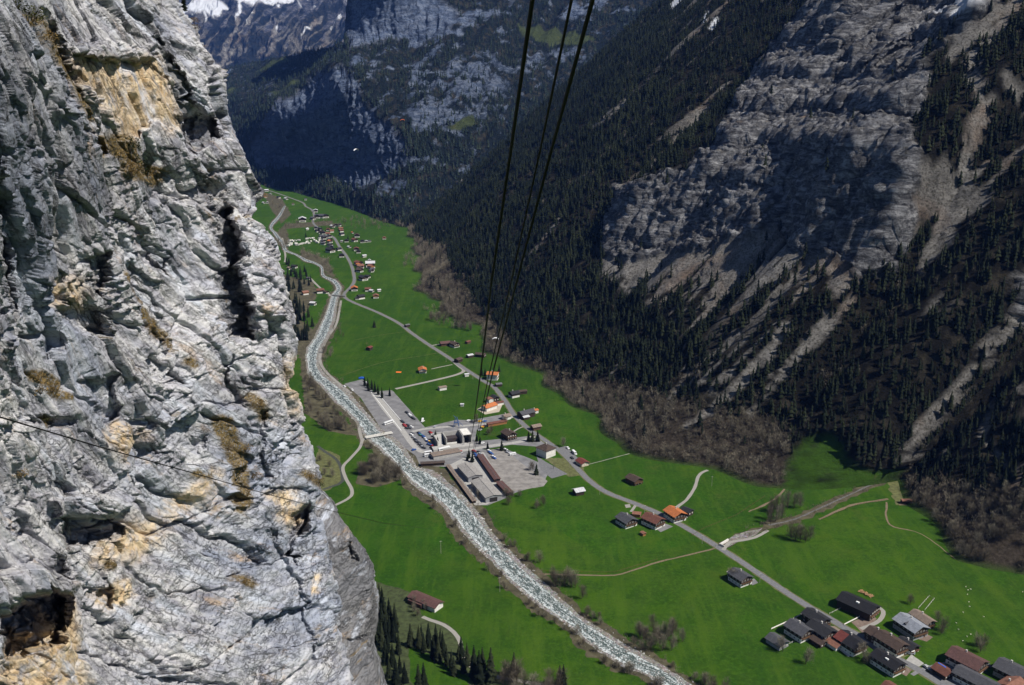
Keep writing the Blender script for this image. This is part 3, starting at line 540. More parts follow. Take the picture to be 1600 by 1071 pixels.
M_LOTG = simple('gravel_yard', (.22, .205, .19), .35, .15, .95); M_CONC = simple('concrete', (.33, .32, .30), .2, .5, .9); M_DIRT = simple('dirt_track', (.16, .12, .08), .35, .8, .95); M_LINE = simple('white_paint', (.7, .7, .68), .1, 3, .7)
M_SCRUB = simple('river_scrub_soil', (.070, .062, .036), .55, .12, .98); M_DRYG = simple('dry_grass', (.10, .105, .04), .4, .3, .98); M_YARD = simple('brown_yard', (.17, .125, .10), .3, .4, .95)
def mat_water():
    t = NT('river_water', .25, .5); cx = t.nd('ShaderNodeCombineXYZ'); t.put(cx.inputs[0], t.math('MULTIPLY', t.attr('along'), .12)); t.put(cx.inputs[1], t.math('MULTIPLY', t.attr('across'), 7.))
    obj = t.tc.outputs['Object']; n = t.noise(.8, 7, .75, vec=obj, dist=.4); n2 = t.noise(1.3, 7, .65, vec=cx.outputs[0]); n3 = t.noise(1.6, 5, .7)
    edge = t.math('ABSOLUTE', t.math('SUBTRACT', t.attr('across'), .5))
    k = t.math('ADD', t.math('ADD', t.math('MULTIPLY', n, .55), t.math('MULTIPLY', n2, .45)), t.math('MULTIPLY', edge, .16))
    f = t.ramp(k, [(.515, 0.), (.59, 1.)])
    wc = t.ramp(n3, [(.3, (.035, .052, .047)), (.7, (.12, .145, .13))])
    c = t.mix(f, wc, t.ramp(n3, [(.4, (.36, .41, .41)), (.6, (.74, .77, .77))])); return t.end(c, t.bump(t.noise(.8, 5, .7), .5, .8), t.ramp(f, [(0., .25), (1., .8)]))
def mat_bed():
    t = NT('river_gravel', .95, .2); n = t.noise(.35, 8, .75); v = t.voro(.7, out=1); n3 = t.noise(.06, 4, .6)
    c = t.ramp(n, [(.32, (.07, .065, .055)), (.45, (.17, .16, .145)), (.58, (.31, .30, .285)), (.7, (.48, .47, .45))]); c = t.mix(.25, c, v, 'MULTIPLY'); c = t.mix(t.ramp(n3, [(.45, 0.), (.65, .55)]), c, (.17, .13, .095))
    return t.end(c, t.bump(n, .8, 1))
M_WATER = mat_water(); M_BED = mat_bed()
RL = [(441, 322), (432, 336), (419, 352), (424, 366), (436, 382), (440, 392), (460, 400), (474, 410), (490, 414), (499, 420), (501, 433), (517, 443), (522, 452), (515, 462), (508, 488), (498, 511), (490, 529), (480, 544), (478, 565), (484, 590), (500, 602), (517, 622), (540, 642), (560, 665), (573, 686), (590, 700), (606, 715), (628, 738), (650, 762), (683, 783), (706, 810), (728, 838), (752, 862), (778, 888), (806, 917), (840, 945), (885, 975), (930, 1012), (972, 1040), (1012, 1056), (1042, 1078), (1090, 1105), (1180, 1150)]
RR = [(449, 322), (442, 338), (428, 356), (436, 364), (448, 380), (452, 390), (466, 397), (482, 404), (492, 408), (506, 416), (510, 430), (528, 437), (537, 450), (532, 462), (527, 480), (524, 500), (512, 528), (502, 545), (498, 565), (506, 584), (530, 602), (552, 622), (572, 645), (588, 662), (602, 678), (622, 690), (640, 712), (652, 730), (676, 737), (703, 757), (728, 780), (745, 800), (768, 832), (800, 866), (822, 888), (850, 912), (905, 962), (960, 998), (1010, 1026), (1060, 1056), (1090, 1078), (1140, 1105), (1220, 1150)]
for i_ in range(18):      # the river thins out up the valley
    k_ = .5+.5*ss(np.array(float(i_)), 9, 17); a_, b_ = np.array(RL[i_]), np.array(RR[i_]); m_ = (a_+b_)/2; RL[i_] = tuple(m_+(a_-m_)*k_); RR[i_] = tuple(m_+(b_-m_)*k_)
strip('river_bank', RL, RR, .03, M_SCRUB, -.36, 1.34, 6); strip('river_bed', RL, RR, .07, M_BED, -.02, 1.04, 1.5); strip('river', RL, RR, .11, M_WATER, .13, .80, 1.6, 9)
ROAD = [(384, 290), (420, 298), (455, 310), (473, 317), (478, 323), (487, 328), (491, 337), (489, 345), (492, 352), (510, 365), (522, 372), (530, 385), (541, 400), (549, 415), (553, 430), (553, 441), (546, 451), (538, 459), (540, 466), (555, 474), (589, 488), (622.5, 505), (645, 522), (673, 541), (701, 559), (724, 575), (758, 597), (771, 604), (782, 617), (792, 631), (800, 644), (808, 654), (828, 672), (854, 690), (871, 702), (885, 714), (901, 731), (924, 754), (950, 770.5), (987, 785), (1025, 800.5), (1048, 812), (1085, 832.5), (1122, 855), (1164, 882), (1231, 927.5), (1273, 954), (1298, 968), (1324, 984), (1350, 998), (1370, 1013), (1407, 1032), (1441, 1050), (1468, 1067), (1520, 1100), (1600, 1150)]
ribbon('road_verge', ROAD, 8.0, .05, M_DRYG, 1.0); ribbon('road', ROAD, 5.7, .09, M_ASPH)
ribbon('side_road', [(724, 576), (724, 581), (711, 586.5), (685, 593), (652, 600.5), (618, 608)], 5, .06, M_GRAVL); ribbon('side_road', [(724, 578), (716, 572), (706, 563)], 4, .065, M_GRAVL)
ribbon('path', [(707, 570), (692, 573), (674, 577)], 2.2, .06, M_GRAVL, .3); ribbon('path', [(673, 540.5), (688, 538), (700, 536.5)], 3, .06, M_GRAVL)
ribbon('path', [(533, 470), (526, 505), (514, 525), (503, 547), (500.5, 565), (510, 582), (529, 599), (549, 615)], 3.6, .13, M_GRAVL)
ribbon('path', [(571, 684.5), (566, 689), (562, 700), (547, 717), (536, 730), (540, 747), (550, 767), (543, 780), (500, 800)], 3.2, .06, M_GRAVL); ribbon('path', [(566, 689), (562, 674), (560, 660)], 3.4, .065, M_GRAVL)
ribbon('ditch', [(496, 697), (506, 705), (524, 717), (532, 729), (535, 752), (520, 760), (505, 765)], 3.4, .05, simple('dark_ditch', (.05, .055, .045), .4, .6), .5)
ribbon('path', [(1106, 735), (1098, 738), (1091, 745), (1085, 763), (1072, 782), (1060, 791), (1050, 806)], 3.0, .06, M_GRAVL, .3)
ribbon('track', [(1122, 856), (1065, 870), (1027, 879), (990, 891), (960, 899), (915, 899), (840, 897)], 1.6, .045, M_DIRT, .4)
ribbon('path', [(660, 964), (672, 969), (692, 976), (709, 988), (719, 1003), (722, 1020), (739, 1044), (773, 1057), (842, 1070), (900, 1085)], 3.0, .06, M_GRAVL)
ribbon('path', [(441, 372), (446, 400), (445, 410)], 4, .06, M_GRAVL); ribbon('path', [(484, 434), (500, 450), (513, 459), (516, 463)], 4, .06, M_GRAVL)
ribbon('brook_bank', [(1412, 728), (1384, 747), (1341, 767), (1295, 788), (1240, 812), (1201, 822), (1187, 827), (1150, 842), (1122, 856)], 11, .04, M_SCRUB, 3.5, w1=9); ribbon('brook', [(1412, 728), (1384, 747), (1341, 767), (1295, 788), (1240, 812), (1201, 821)], 1.8, .08, simple('dark_wet_stones', (.11, .105, .10), .6, .6, .7), .6)
patch('gravel_bar', [(1130, 848), (1150, 835), (1175, 829), (1192, 826), (1180, 837), (1155, 846), (1135, 856)], .09, M_BED, .8); ribbon('path', [(1130, 860), (1140, 848), (1158, 845), (1180, 840), (1200, 829)], 3, .1, M_GRAVL)
ribbon('stone_line', [(1170, 800), (1210, 780), (1235, 750), (1245, 715)], 2, .05, M_DIRT, .8); ribbon('stone_line', [(1010, 703), (980, 710), (935, 722), (915, 727)], 1.0, .05, M_GRAVL, .4)
ribbon('track', [(1280, 812), (1330, 790), (1388, 780)], 2.4, .05, M_DIRT, 1.0); ribbon('track', [(1385, 785), (1390, 820), (1440, 835), (1500, 880)], 1.1, .05, M_DIRT, .8); ribbon('track', [(540, 585), (600, 566), (660, 556), (700, 549)], .8, .045, M_DRYG, .5); ribbon('track', [(552, 532), (600, 523), (640, 518)], .7, .045, M_DRYG, .4)
patch('station_yard', [(538, 600), (566, 593), (583, 612), (613, 610), (664, 668), (714, 656), (735, 657), (800, 645), (806, 652), (762, 663), (745, 672), (742, 690), (825, 682), (845, 688), (860, 700), (800, 695), (752, 703), (765, 703), (786, 700), (880, 738), (872, 741), (858, 736), (849, 757), (800, 772), (789, 771), (792, 778), (762, 790), (742, 790), (697, 730), (656, 727), (649, 712), (600, 677), (563, 621)], .04, M_LOT, .3)
patch('gravel_yard', [(765, 703), (786, 700), (812, 722), (856, 752), (850, 760), (806, 768), (790, 764), (760, 722)], .05, M_LOTG, .6); patch('concrete_lane', [(581, 614), (588, 614), (634, 668), (627, 672)], .06, M_CONC); patch('concrete_yard', [(700, 728), (745, 705), (756, 707), (794, 771), (760, 789), (742, 790)], .06, M_CONC, .2)
ribbon('painted_line', [(580, 613), (627, 673)], .6, .08, M_LINE); ribbon('painted_line', [(588.5, 613), (636, 668)], .6, .08, M_LINE)
ribbon('access_road', [(804, 650), (786, 657), (763, 662), (734, 665), (700, 667), (661, 671), (644, 675)], 5, .07, M_CONC); ribbon('access_road', [(834, 682), (815, 690), (782, 695), (750, 700), (724, 704), (685, 708), (665, 708), (652, 702), (641, 690), (628, 672), (600, 638), (583, 614)], 6, .072, M_CONC)
patch('sports_court', [(838, 712), (853, 722), (887, 741), (862, 748), (845, 735)], .05, M_ASPH); ribbon('access_road', [(800, 644), (815, 662), (826, 672)], 3, .07, M_GRAVL); patch('yard', [(874, 700), (884, 697), (903, 716), (903, 728), (890, 716)], .07, M_ASPH)
patch('riding_ground', [(1330, 973), (1358, 960), (1370, 967), (1360, 985), (1348, 990)], .06, M_YARD, .5); ribbon('path', [(1345, 983), (1368, 974), (1378, 965), (1380, 955), (1372, 949)], 3, .07, M_GRAVL)
patch('yard', [(1346, 990), (1366, 996), (1376, 1012), (1352, 1003)], .07, M_ASPH); patch('yard', [(1396, 980), (1405, 974), (1424, 990), (1416, 994)], .07, M_ASPH); patch('yard', [(1414, 1034), (1424, 1023), (1444, 1037), (1436, 1042)], .07, M_CONC); patch('terrace', [(1398, 1048), (1410, 1040), (1425, 1047), (1416, 1057)], .06, M_YARD)
patch('terrace', [(1312, 1016), (1326, 1009), (1352, 1006), (1326, 1027)], .07, simple('pale_terrace', (.5, .49, .46), .1)); patch('yard', [(1440, 1040), (1487, 1040), (1518, 1050), (1500, 1078), (1478, 1074)], .07, M_ASPH); patch('garden', [(1392, 1022), (1402, 1012), (1424, 1022), (1412, 1028)], .06, M_DRYG, .3); patch('garden', [(1434, 999), (1446, 990), (1458, 996), (1448, 1003)], .06, M_YARD, .2)
patch('terrace', [(1022, 824), (1038, 818), (1052, 823), (1032, 832)], .06, M_LOT); patch('terrace', [(1052, 806), (1067, 801), (1075, 809), (1060, 816)], .06, M_LOT); patch('terrace', [(1135, 893), (1150, 888), (1156, 898), (1140, 900)], .06, M_CONC); patch('terrace', [(1170, 910), (1178, 904), (1185, 911), (1176, 915)], .06, M_LOT); patch('yard', [(976, 789), (984, 788), (986, 793), (978, 794)], .06, M_GRAVL)
ribbon('path', [(993, 790), (986, 800)], 2.5, .07, M_GRAVL); patch('terrace', [(745, 640), (760, 632), (785, 633), (780, 644), (758, 648)], .06, simple('beige_terrace', (.4, .35, .28), .2)); ribbon('path', [(799, 677), (810, 670), (818, 667)], 2, .06, M_GRAVL); patch('dry_meadow', [(846, 716), (905, 716), (915, 742), (890, 745), (842, 712)], .03, M_DRYG, 1.5)
ribbon('path', [(1425, 1055), (1445, 1045), (1480, 1036)], 2.5, .065, M_LOT); patch('dry_meadow', [(1380, 740), (1440, 740), (1450, 790), (1400, 790)], .03, M_DRYG, 2); patch('yard', [(1405, 784), (1440, 784), (1438, 790), (1405, 790)], .06, M_DIRT, .4)
patch('dry_meadow', [(500, 700), (532, 712), (536, 752), (505, 770), (480, 740)], .025, M_DRYG, 2); patch('scrub_ground', [(470, 560), (490, 590), (522, 640), (550, 668), (560, 682), (512, 674), (475, 645)], .035, M_SCRUB, 2); patch('scrub_ground', [(556, 757), (560, 738), (580, 715), (604, 712), (632, 740), (622, 752), (590, 762)], .035, M_SCRUB, 1.5)
patch('forest_floor', [(560, 900), (640, 925), (662, 965), (700, 975), (720, 1010), (770, 1055), (880, 1071), (900, 1100), (700, 1120), (735, 1060), (690, 1030), (640, 1010), (640, 1060), (660, 1110), (560, 1110)], .03, simple('grove_floor', (.045, .058, .022), .5, .3, .98), 1.5); patch('scrub_ground', [(410, 300), (440, 310), (455, 335), (440, 350), (425, 330)], .035, M_SCRUB, 3); patch('scrub_ground', [(445, 350), (520, 345), (520, 352), (447, 358)], .035, M_SCRUB, 3)
patch('scrub_ground', [(425, 375), (445, 350), (452, 375), (445, 390)], .035, M_SCRUB, 3); patch('scrub_ground', [(470, 405), (470, 390), (510, 405), (525, 435), (512, 430), (500, 412)], .035, M_SCRUB, 3); patch('scrub_ground', [(440, 430), (490, 440), (496, 462), (470, 500), (495, 520), (480, 550), (450, 560), (440, 470)], .035, M_SCRUB, 3)
# ---------------- tree templates ----------------
def t_conifer(seed, tiers, k, trunk=False, r0=.17):
    r = random.Random(seed); V, F = [], []
    lx, ly = r.uniform(-.02, .02), r.uniform(-.02, .02)
    for i in range(tiers):
        f = i/tiers; zt = .10+.90*(1-(1-f-1/tiers)**1.0) if False else .12+.88*(f+1.35/tiers); zt = min(zt, 1.0); zb = .10+.88*f; R = r0*(1-f)**.85+.012
        n = len(V); V.append((lx*f, ly*f, zt)); a0 = r.random()*6
        for j in range(k):
            a = a0+2*math.pi*j/k; q = R*r.uniform(.6, 1.15)*(1 if j % 2 else .72); V.append((q*math.cos(a)+lx*f, q*math.sin(a)+ly*f, zb+r.uniform(-.02, .02)-(.02 if j % 2 else -.02)))
        F += [(n, n+1+j, n+1+(j+1) % k) for j in range(k)]
    return np.array(V), np.array(F)
def t_conifer_hi(seed):
    r = random.Random(seed); V, F = [], []; L = 20
    for i in range(L):
        f = (i+.5)/L; z0_ = .06+.93*f; R = (.175*(1-f)**.8+.012)*r.uniform(.85, 1.1); nb = int(12*(1-f)+5); a0 = r.random()*6
        for j in range(nb):
            a = a0+2*math.pi*j/nb+r.uniform(-.25, .25); q = R*r.uniform(.55, 1.2); w_ = R*r.uniform(.22, .42)+.006; dz = q*r.uniform(.15, .5)
            ca, sa = math.cos(a), math.sin(a); n = len(V)
            V += [(0, 0, z0_+.025), (ca*q*.55-sa*w_, sa*q*.55+ca*w_, z0_-dz*.45-.004), (ca*q, sa*q, z0_-dz), (ca*q*.55+sa*w_, sa*q*.55-ca*w_, z0_-dz*.45-.004), (ca*q*.5, sa*q*.5, z0_-dz*.2+.012)]
            F += [(n, n+1, n+4), (n+1, n+2, n+4), (n+2, n+3, n+4), (n+3, n, n+4)]
    return np.array(V), np.array(F)
def t_bare(seed, nt, thick=.008, spread=1.0):
    """fine twig slivers filling a domed crown above a few rising limbs"""
    r = random.Random(seed); V, F = [], []; lean = (r.uniform(-.05, .05), r.uniform(-.05, .05)); tops = [(r.uniform(-.2, .2), r.uniform(-.2, .2), r.uniform(.6, 1.0)) for _ in range(5)]
    for i in range(nt):
        t = r.choice(tops); a = r.random()*6.283; q = r.random()**.6*.27; z = r.uniform(.22, 1)*t[2]; k = .55+.45*z
        c = (t[0]*k+math.cos(a)*q*(1.15-.6*z)*spread+lean[0], t[1]*k+math.sin(a)*q*(1.15-.6*z)*spread+lean[1], z); l = r.uniform(.05, .11)
        dx, dy, dz = math.cos(a)*.6+c[0], math.sin(a)*.6+c[1], r.uniform(.5, 1.3); m = math.sqrt(dx*dx+dy*dy+dz*dz); dx, dy, dz = dx/m*l, dy/m*l, dz/m*l
        b = r.random()*6.283; w = thick*r.uniform(.6, 1.4); n = len(V); wx, wy = math.cos(b)*w, math.sin(b)*w
        V += [(c[0]-dx-wx, c[1]-dy-wy, c[2]-dz), (c[0]-dx+wx, c[1]-dy+wy, c[2]-dz), (c[0]+dx, c[1]+dy, c[2]+dz)]; F.append((n, n+1, n+2))
    for t in tops+[(0, 0, .6)]:
        n = len(V); w = thick*1.6; V += [(-w, 0, 0), (w, 0, 0), (t[0]*.8, t[1]*.8, t[2]*.9)]; F.append((n, n+1, n+2)); n = len(V); V += [(0, -w, 0), (0, w, 0), (t[0]*.8, t[1]*.8, t[2]*.9)]; F.append((n, n+1, n+2))
    return np.array(V), np.array(F)
def merge(T, pos, h, wd, rot, which, tint):
    Vs, Fs, A = [], [], []; off = 0
    for ti, (tv, tf) in enumerate(T):
        idx = np.where(which == ti)[0]
        if not len(idx): continue
        c, s = np.cos(rot[idx])[:, None], np.sin(rot[idx])[:, None]; x = tv[None, :, 0]*wd[idx][:, None]; y = tv[None, :, 1]*wd[idx][:, None]
        V = np.stack([x*c-y*s, x*s+y*c, tv[None, :, 2]*h[idx][:, None]], 2)+pos[idx][:, None]
        Vs.append(V.reshape(-1, 3)); Fs.append((tf[None]+(np.arange(len(idx))*len(tv))[:, None, None]).reshape(-1, 3)+off); A.append(tint[idx].repeat(len(tv))); off += len(idx)*len(tv)
    return np.concatenate(Vs), np.concatenate(Fs), np.concatenate(A)
def mat_tree(name, lo, mid, hi, objr, sc=.8):
    t = NT(name, .95, .08); f = t.nd('ShaderNodeObjectInfo').outputs['Random'] if objr else t.attr('tint'); n = t.noise(sc, 4, .7)
    k = t.math('ADD', t.math('MULTIPLY', f, .75), t.math('MULTIPLY', n, .35)); return t.end(t.ramp(k, [(.1, lo), (.5, mid), (.95, hi)]))
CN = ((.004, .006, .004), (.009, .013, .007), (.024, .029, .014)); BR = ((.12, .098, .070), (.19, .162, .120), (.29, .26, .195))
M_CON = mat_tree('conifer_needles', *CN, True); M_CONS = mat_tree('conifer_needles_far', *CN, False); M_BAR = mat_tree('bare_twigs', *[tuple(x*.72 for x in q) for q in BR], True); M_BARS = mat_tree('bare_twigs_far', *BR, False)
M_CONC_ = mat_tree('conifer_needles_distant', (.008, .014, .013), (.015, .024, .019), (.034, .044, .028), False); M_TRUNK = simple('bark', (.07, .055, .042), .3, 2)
TC = [t_conifer(s, 4, 6) for s in range(5)]; TB = [t_bare(s+50, 80, .0085) for s in range(6)]
def proto_tree(kind, seed):
    r = empty('conifer' if kind == 'c' else 'bare_tree'); b = MB(); cr = MB()
    if kind == 'c':
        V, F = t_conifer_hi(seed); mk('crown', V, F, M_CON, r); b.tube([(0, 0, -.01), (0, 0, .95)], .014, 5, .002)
    else:
        rr = random.Random(seed); V, F = t_bare(seed, 680, .0048); mk('crown', V, F, M_BAR, r); b.tube([(0, 0, -.01), (rr.uniform(-.02, .02), .01, .3), (0, 0, .7)], .016, 5, .004)
        for i in range(9):
            a = i*2.4; z_ = .22+.05*i; b.tube([(0, 0, z_), (math.cos(a)*.12, math.sin(a)*.12, z_+.12), (math.cos(a)*.22, math.sin(a)*.22, z_+.3)], .007, 3, .002, False)
    b.build('trunk', M_TRUNK, r); return r
PC = [proto_tree('c', 300+i) for i in range(4)]; PBr = [proto_tree('b', 400+i) for i in range(4)]; used = {id(o): False for o in PC+PBr}
rnd = random.Random(5); rn = np.random.RandomState(11)
def plant(kind, loc, h, wf=1.0, label='', group=''):
    o = rnd.choice(PC if kind == 'c' else PBr); cat = 'tree'
    if not used[id(o)]:
        used[id(o)] = True; o.location = loc; o.rotation_euler.z = rnd.random()*6; o.scale = (h*wf, h*wf, h); tag(o, label, cat, group); return o
    return dup(o, loc, rnd.random()*6, (h*wf*rnd.uniform(.9, 1.1), h*wf*rnd.uniform(.9, 1.1), h), label, group, cat)
# trees standing on the valley floor : (kind, polygon, count, height, label, group)
FL = []
def scatter(kind, poly, n, h0, h1, label, group, wf=1.0):
    xs_ = [p[0] for p in poly]; ys_ = [p[1] for p in poly]; got = 0; tries = 0
    while got < n and tries < n*40:
        tries += 1; x, y = rnd.uniform(min(xs_), max(xs_)), rnd.uniform(min(ys_), max(ys_))
        if sdpoly(np.array([x]), np.array([y]), poly)[0] > 0: FL.append((kind, G(x, y), rnd.uniform(h0, h1), wf, label, group)); got += 1
def trees_at(kind, pts, h0, h1, label, group, wf=1.0):
    for x, y in pts: FL.append((kind, G(x, y), rnd.uniform(h0, h1), wf, label, group))
trees_at('c', [(570, 603), (575, 606), (581, 609), (586, 613), (591, 617), (597, 622), (609, 619), (576, 611)], 11, 14, 'dark narrow spruce in the row beside the upper car park', 'spruces beside the upper car park', 1.1)
trees_at('c', [(585, 512)], 12, 12, 'single dark spruce alone in the open green field', None, 1.6)
trees_at('c', [(663, 1095), (655, 1100)], 24, 28, 'tall dark spruce at the bottom of the picture beside the cliff foot', 'spruces at the bottom edge')
trees_at('c', [(x/5.333+580, y/5.333+890) for x, y in [(150, 520), (190, 600), (140, 690), (230, 700), (180, 800), (240, 860), (150, 900), (280, 940), (210, 960), (330, 640), (70, 260), (95, 330), (60, 400), (110, 420), (150, 380), (40, 480), (90, 500), (170, 460), (60, 560), (20, 600), (90, 640), (150, 600), (200, 480), (30, 320), (400, 650), (440, 690), (480, 640), (520, 740), (560, 770), (600, 720), (630, 800), (670, 840), (690, 880), (730, 780), (770, 860), (750, 720), (800, 800), (420, 600), (540, 640), (580, 660), (120, 560), (120, 780), (200, 520)]], 13, 19, 'dark spruce in the grove at the foot of the cliff', 'spruces at the foot of the pale cliff', 1.0)
trees_at('c', [(749, 1067), (741, 1060), (767, 1066), (754, 1060)], 22, 26, 'tall spruce at the lower path in the foreground', 'spruces at the lower path'); trees_at('c', [(803, 1058), (874, 1072), (880, 1076)], 15, 18, 'small spruce among bare trees at the bottom edge', 'small spruces at the bottom edge')
trees_at('c', [(784, 704), (762, 702), (826, 690), (733, 716), (738, 722), (730, 720), (745, 690), (750, 694), (681, 690), (684, 695), (838, 742), (832, 690), (840, 690), (780, 581), (753, 586), (758, 588)], 8, 13, 'small dark conifer beside the cable car station roads', 'conifers round the station', 1.3)
scatter('c', [(443, 470), (470, 470), (488, 505), (492, 530), (468, 545), (450, 540)], 40, 16, 22, 'dark spruce in the wood between the cliff and the river bend', 'spruces by the river bend')
scatter('c', [(436, 420), (478, 425), (492, 440), (470, 458), (440, 456)], 34, 14, 20, 'dark spruce in the small wood beyond the cliff edge', 'spruces beyond the cliff edge'); trees_at('c', [(448, 414), (452, 412), (451, 417), (498, 363), (505, 366), (503, 364), (478, 371), (544, 376)], 14, 20, 'dark conifer among the far village houses', 'conifers in the far village')
scatter('b', [(474, 575), (496, 600), (525, 645), (550, 672), (556, 682), (512, 674), (480, 650)], 46, 9, 14, 'bare brown tree in the thicket left of the river', 'bare trees left of the river')
scatter('b', [(560, 760), (562, 742), (580, 718), (602, 714), (628, 742), (618, 752), (590, 760)], 26, 10, 15, 'bare bushy tree in the clump beside the river below the footbridge', 'clump below the footbridge', 1.3)
scatter('b', [(862, 905), (890, 902), (930, 940), (900, 945), (870, 925)], 9, 11, 15, 'slender bare tree standing on the right bank of the river', 'bare trees on the right bank'); scatter('b', [(985, 985), (1035, 975), (1070, 1000), (1050, 1022), (1010, 1010)], 16, 11, 15, 'bare grey tree in the copse between river and road', 'copse between river and road')
trees_at('b', [(1207, 801), (1214, 800), (1222, 798), (1230, 797), (1240, 795), (1250, 794), (1200, 812), (1212, 815), (1222, 811), (1236, 842), (1243, 846), (1250, 847), (1258, 848), (1265, 845), (1246, 840), (1204, 820)], 15, 19, 'tall bare tree in the group beside the brook', 'bare trees beside the brook', .8)
trees_at('b', [(1116, 1078), (1130, 1085), (1143, 905), (1147, 909), (844, 880), (1223, 1019), (1259, 1038), (1350, 1030), (1422, 945), (1466, 973), (1472, 985), (1470, 992), (1525, 1010), (1537, 1009), (1531, 1020), (1356, 1038)], 8, 12, 'bare garden tree near the scattered houses', 'bare garden trees', 1.2)
scatter('b', [(775, 1055), (900, 1075), (905, 1100), (800, 1090)], 16, 12, 17, 'bare grey tree at the bottom edge beside the path', 'bare trees at the bottom edge'); scatter('b', [(640, 930), (665, 945), (670, 965), (655, 972), (640, 960)], 6, 5, 8, 'bare tree beside the red roofed farm building', 'bare trees by the farm building')
trees_at('b', [(833, 735), (865, 733), (790, 775), (800, 778), (812, 776), (795, 790), (850, 790), (838, 795), (600, 682), (745, 662), (757, 668), (790, 662), (520, 745), (515, 730), (507, 742), (500, 720), (1010, 700), (573, 540), (762, 680), (768, 676), (880, 699)], 7, 11, 'small bare tree near the station and car parks', 'bare trees round the station', 1.2)
trees_at('b', [(1118, 855), (1160, 859), (1164, 861)], 2.5, 3.5, 'round bare bush at the roadside beside the brook mouth', 'roadside bushes', 1.8)
scatter('b', [(527, 508), (537, 510), (535, 540), (524, 545)], 7, 9, 12, 'bare tree on the riverside path above the car park', 'bare trees on the riverside path', 1.3); scatter('b', [(503, 550), (517, 548), (518, 562), (505, 566)], 8, 9, 12, 'bare tree on the inside of the river bend', 'bare trees on the river bend', 1.3)
for poly, n in [([(425, 378), (446, 350), (455, 378), (447, 395)], 34), ([(468, 404), (472, 388), (512, 406), (528, 436), (512, 428), (500, 410)], 44), ([(412, 300), (436, 306), (452, 332), (440, 348), (425, 330)], 30), ([(500, 347), (570, 340), (650, 350), (640, 358), (560, 360), (510, 358)], 110), ([(440, 350), (520, 343), (520, 352), (447, 358)], 22), ([(634, 398), (654, 398), (655, 418), (628, 420)], 24), ([(650, 470), (700, 492), (745, 515), (740, 520), (690, 512), (670, 500)], 50), ([(390, 280), (430, 296), (470, 300), (400, 292)], 24)]:
    scatter('b', poly, n, 10, 15, 'bare brown tree in the thickets of the far valley', 'thickets of the far valley')
# river bank bushes follow the banks
for i in range(0, 1700):
    t_ = rnd.uniform(9, 40.9); k = int(t_); f = t_-k; s_ = rnd.choice([-.02, 1.0]); L_ = np.array(RL[k])*(1-f)+np.array(RL[k+1])*f; R_ = np.array(RR[k])*(1-f)+np.array(RR[k+1])*f
    u_ = (rnd.uniform(-.5, -.06) if s_ < .5 else rnd.uniform(1.05, 1.5)); p_ = L_*(1-u_)+R_*u_
    if sdpoly(np.array([p_[0]]), np.array([p_[1]]), [(538, 600), (566, 593), (613, 610), (664, 668), (690, 700), (697, 730), (742, 790), (690, 745), (656, 727), (600, 677), (563, 621)])[0] > -3: continue
    if (p_[0]-590)**2+(p_[1]-681)**2 < 500: continue
    FL.append(('b', G(*p_), rnd.uniform(1.0, 3.4) if rnd.random() < .9 else rnd.uniform(5, 9), 1.3, 'low bare bush on the river bank', 'bushes on the river bank'))
BRK = [(1412, 728), (1384, 747), (1341, 767), (1295, 788), (1240, 812), (1201, 822), (1187, 827), (1160, 834)]
for i in range(260):
    t_ = rnd.uniform(0, 6.99); k = int(t_); f = t_-k; x = BRK[k][0]*(1-f)+BRK[k+1][0]*f; y = BRK[k][1]*(1-f)+BRK[k+1][1]*f; s_ = rnd.choice([-1, 1])*rnd.uniform(3, 8)
    FL.append(('b', G(x, y+s_), rnd.uniform(.8, 3.5), 1.4, 'low bare bush beside the straight brook', 'bushes beside the brook'))
# forest on the mountain slope
vis = (B_px > -40) & (B_px < 1680) & (B_py > -60) & (B_py < 960) & (B_tt > 3)
idx = np.where(vis)[0]; area = 3.0*2.7; ok = B_ok[idx]
den = area/38*np.clip(ok, 0, 1)**1.5*np.clip(1/(np.abs(B_N[idx, 2])+.05), 1, 4)/1.25; dn = fbm(B_P[idx]/45, 3); den = den*(.5+1.1*ss(dn, -.35, .15)); strk = 1-ss(SCF[idx], .2, .6)*.9; den = den*strk*(1+.9*B_fan[idx])
sel = idx[rn.rand(len(idx)) < den]
Pn = B_P[sel]+rn.uniform(-1.4, 1.4, (len(sel), 3))*np.array((1, 1, 0)); Pn[:, 2] -= .6
isb = (rn.rand(len(sel)) < np.clip(B_fan[sel]*1.3+.06*(fbm(Pn/70, 2) > .15)+.01, 0, .97)) | (B_tt[sel] < 16)
hh = np.where(isb, rn.uniform(5, 13, len(sel)), rn.uniform(8, 18, len(sel))*(1-.35*ss(B_tt[sel], 500, 1100))); dp = B_dp[sel]; big_ = hh/dp
small = (B_px[sel] > 1050) & (dn[np.searchsorted(idx, sel)] > .05) & ~isb; hh = np.where(small, hh*.62, hh)
print('forest', len(sel), isb.sum())
order = np.argsort(-big_*(1+0*hh)); ncI = nbI = 0; ind = np.zeros(len(sel), bool)
nfc = sum(1 for f in FL if f[0] == 'c'); FLb = sorted([f for f in FL if f[0] == 'b'], key=lambda f: -f[2]/proj(f[1])[2]); nb_keep = 240
for o_ in order:
    if isb[o_]:
        if nbI < 300-nb_keep: ind[o_] = True; nbI += 1
    elif ncI < 300-nfc: ind[o_] = True; ncI += 1
    if nbI >= 300-nb_keep and ncI >= 300-nfc: break
for i in np.where(ind)[0]:
    if isb[i]: plant('b', Pn[i], hh[i], 1.15, 'bare grey tree at the foot of the dark wooded mountain', 'bare trees at the mountain foot')
    else: plant('c', Pn[i], hh[i], 1.0, 'dark spruce in the forest on the steep right hand mountainside', 'spruces on the right hand mountainside')
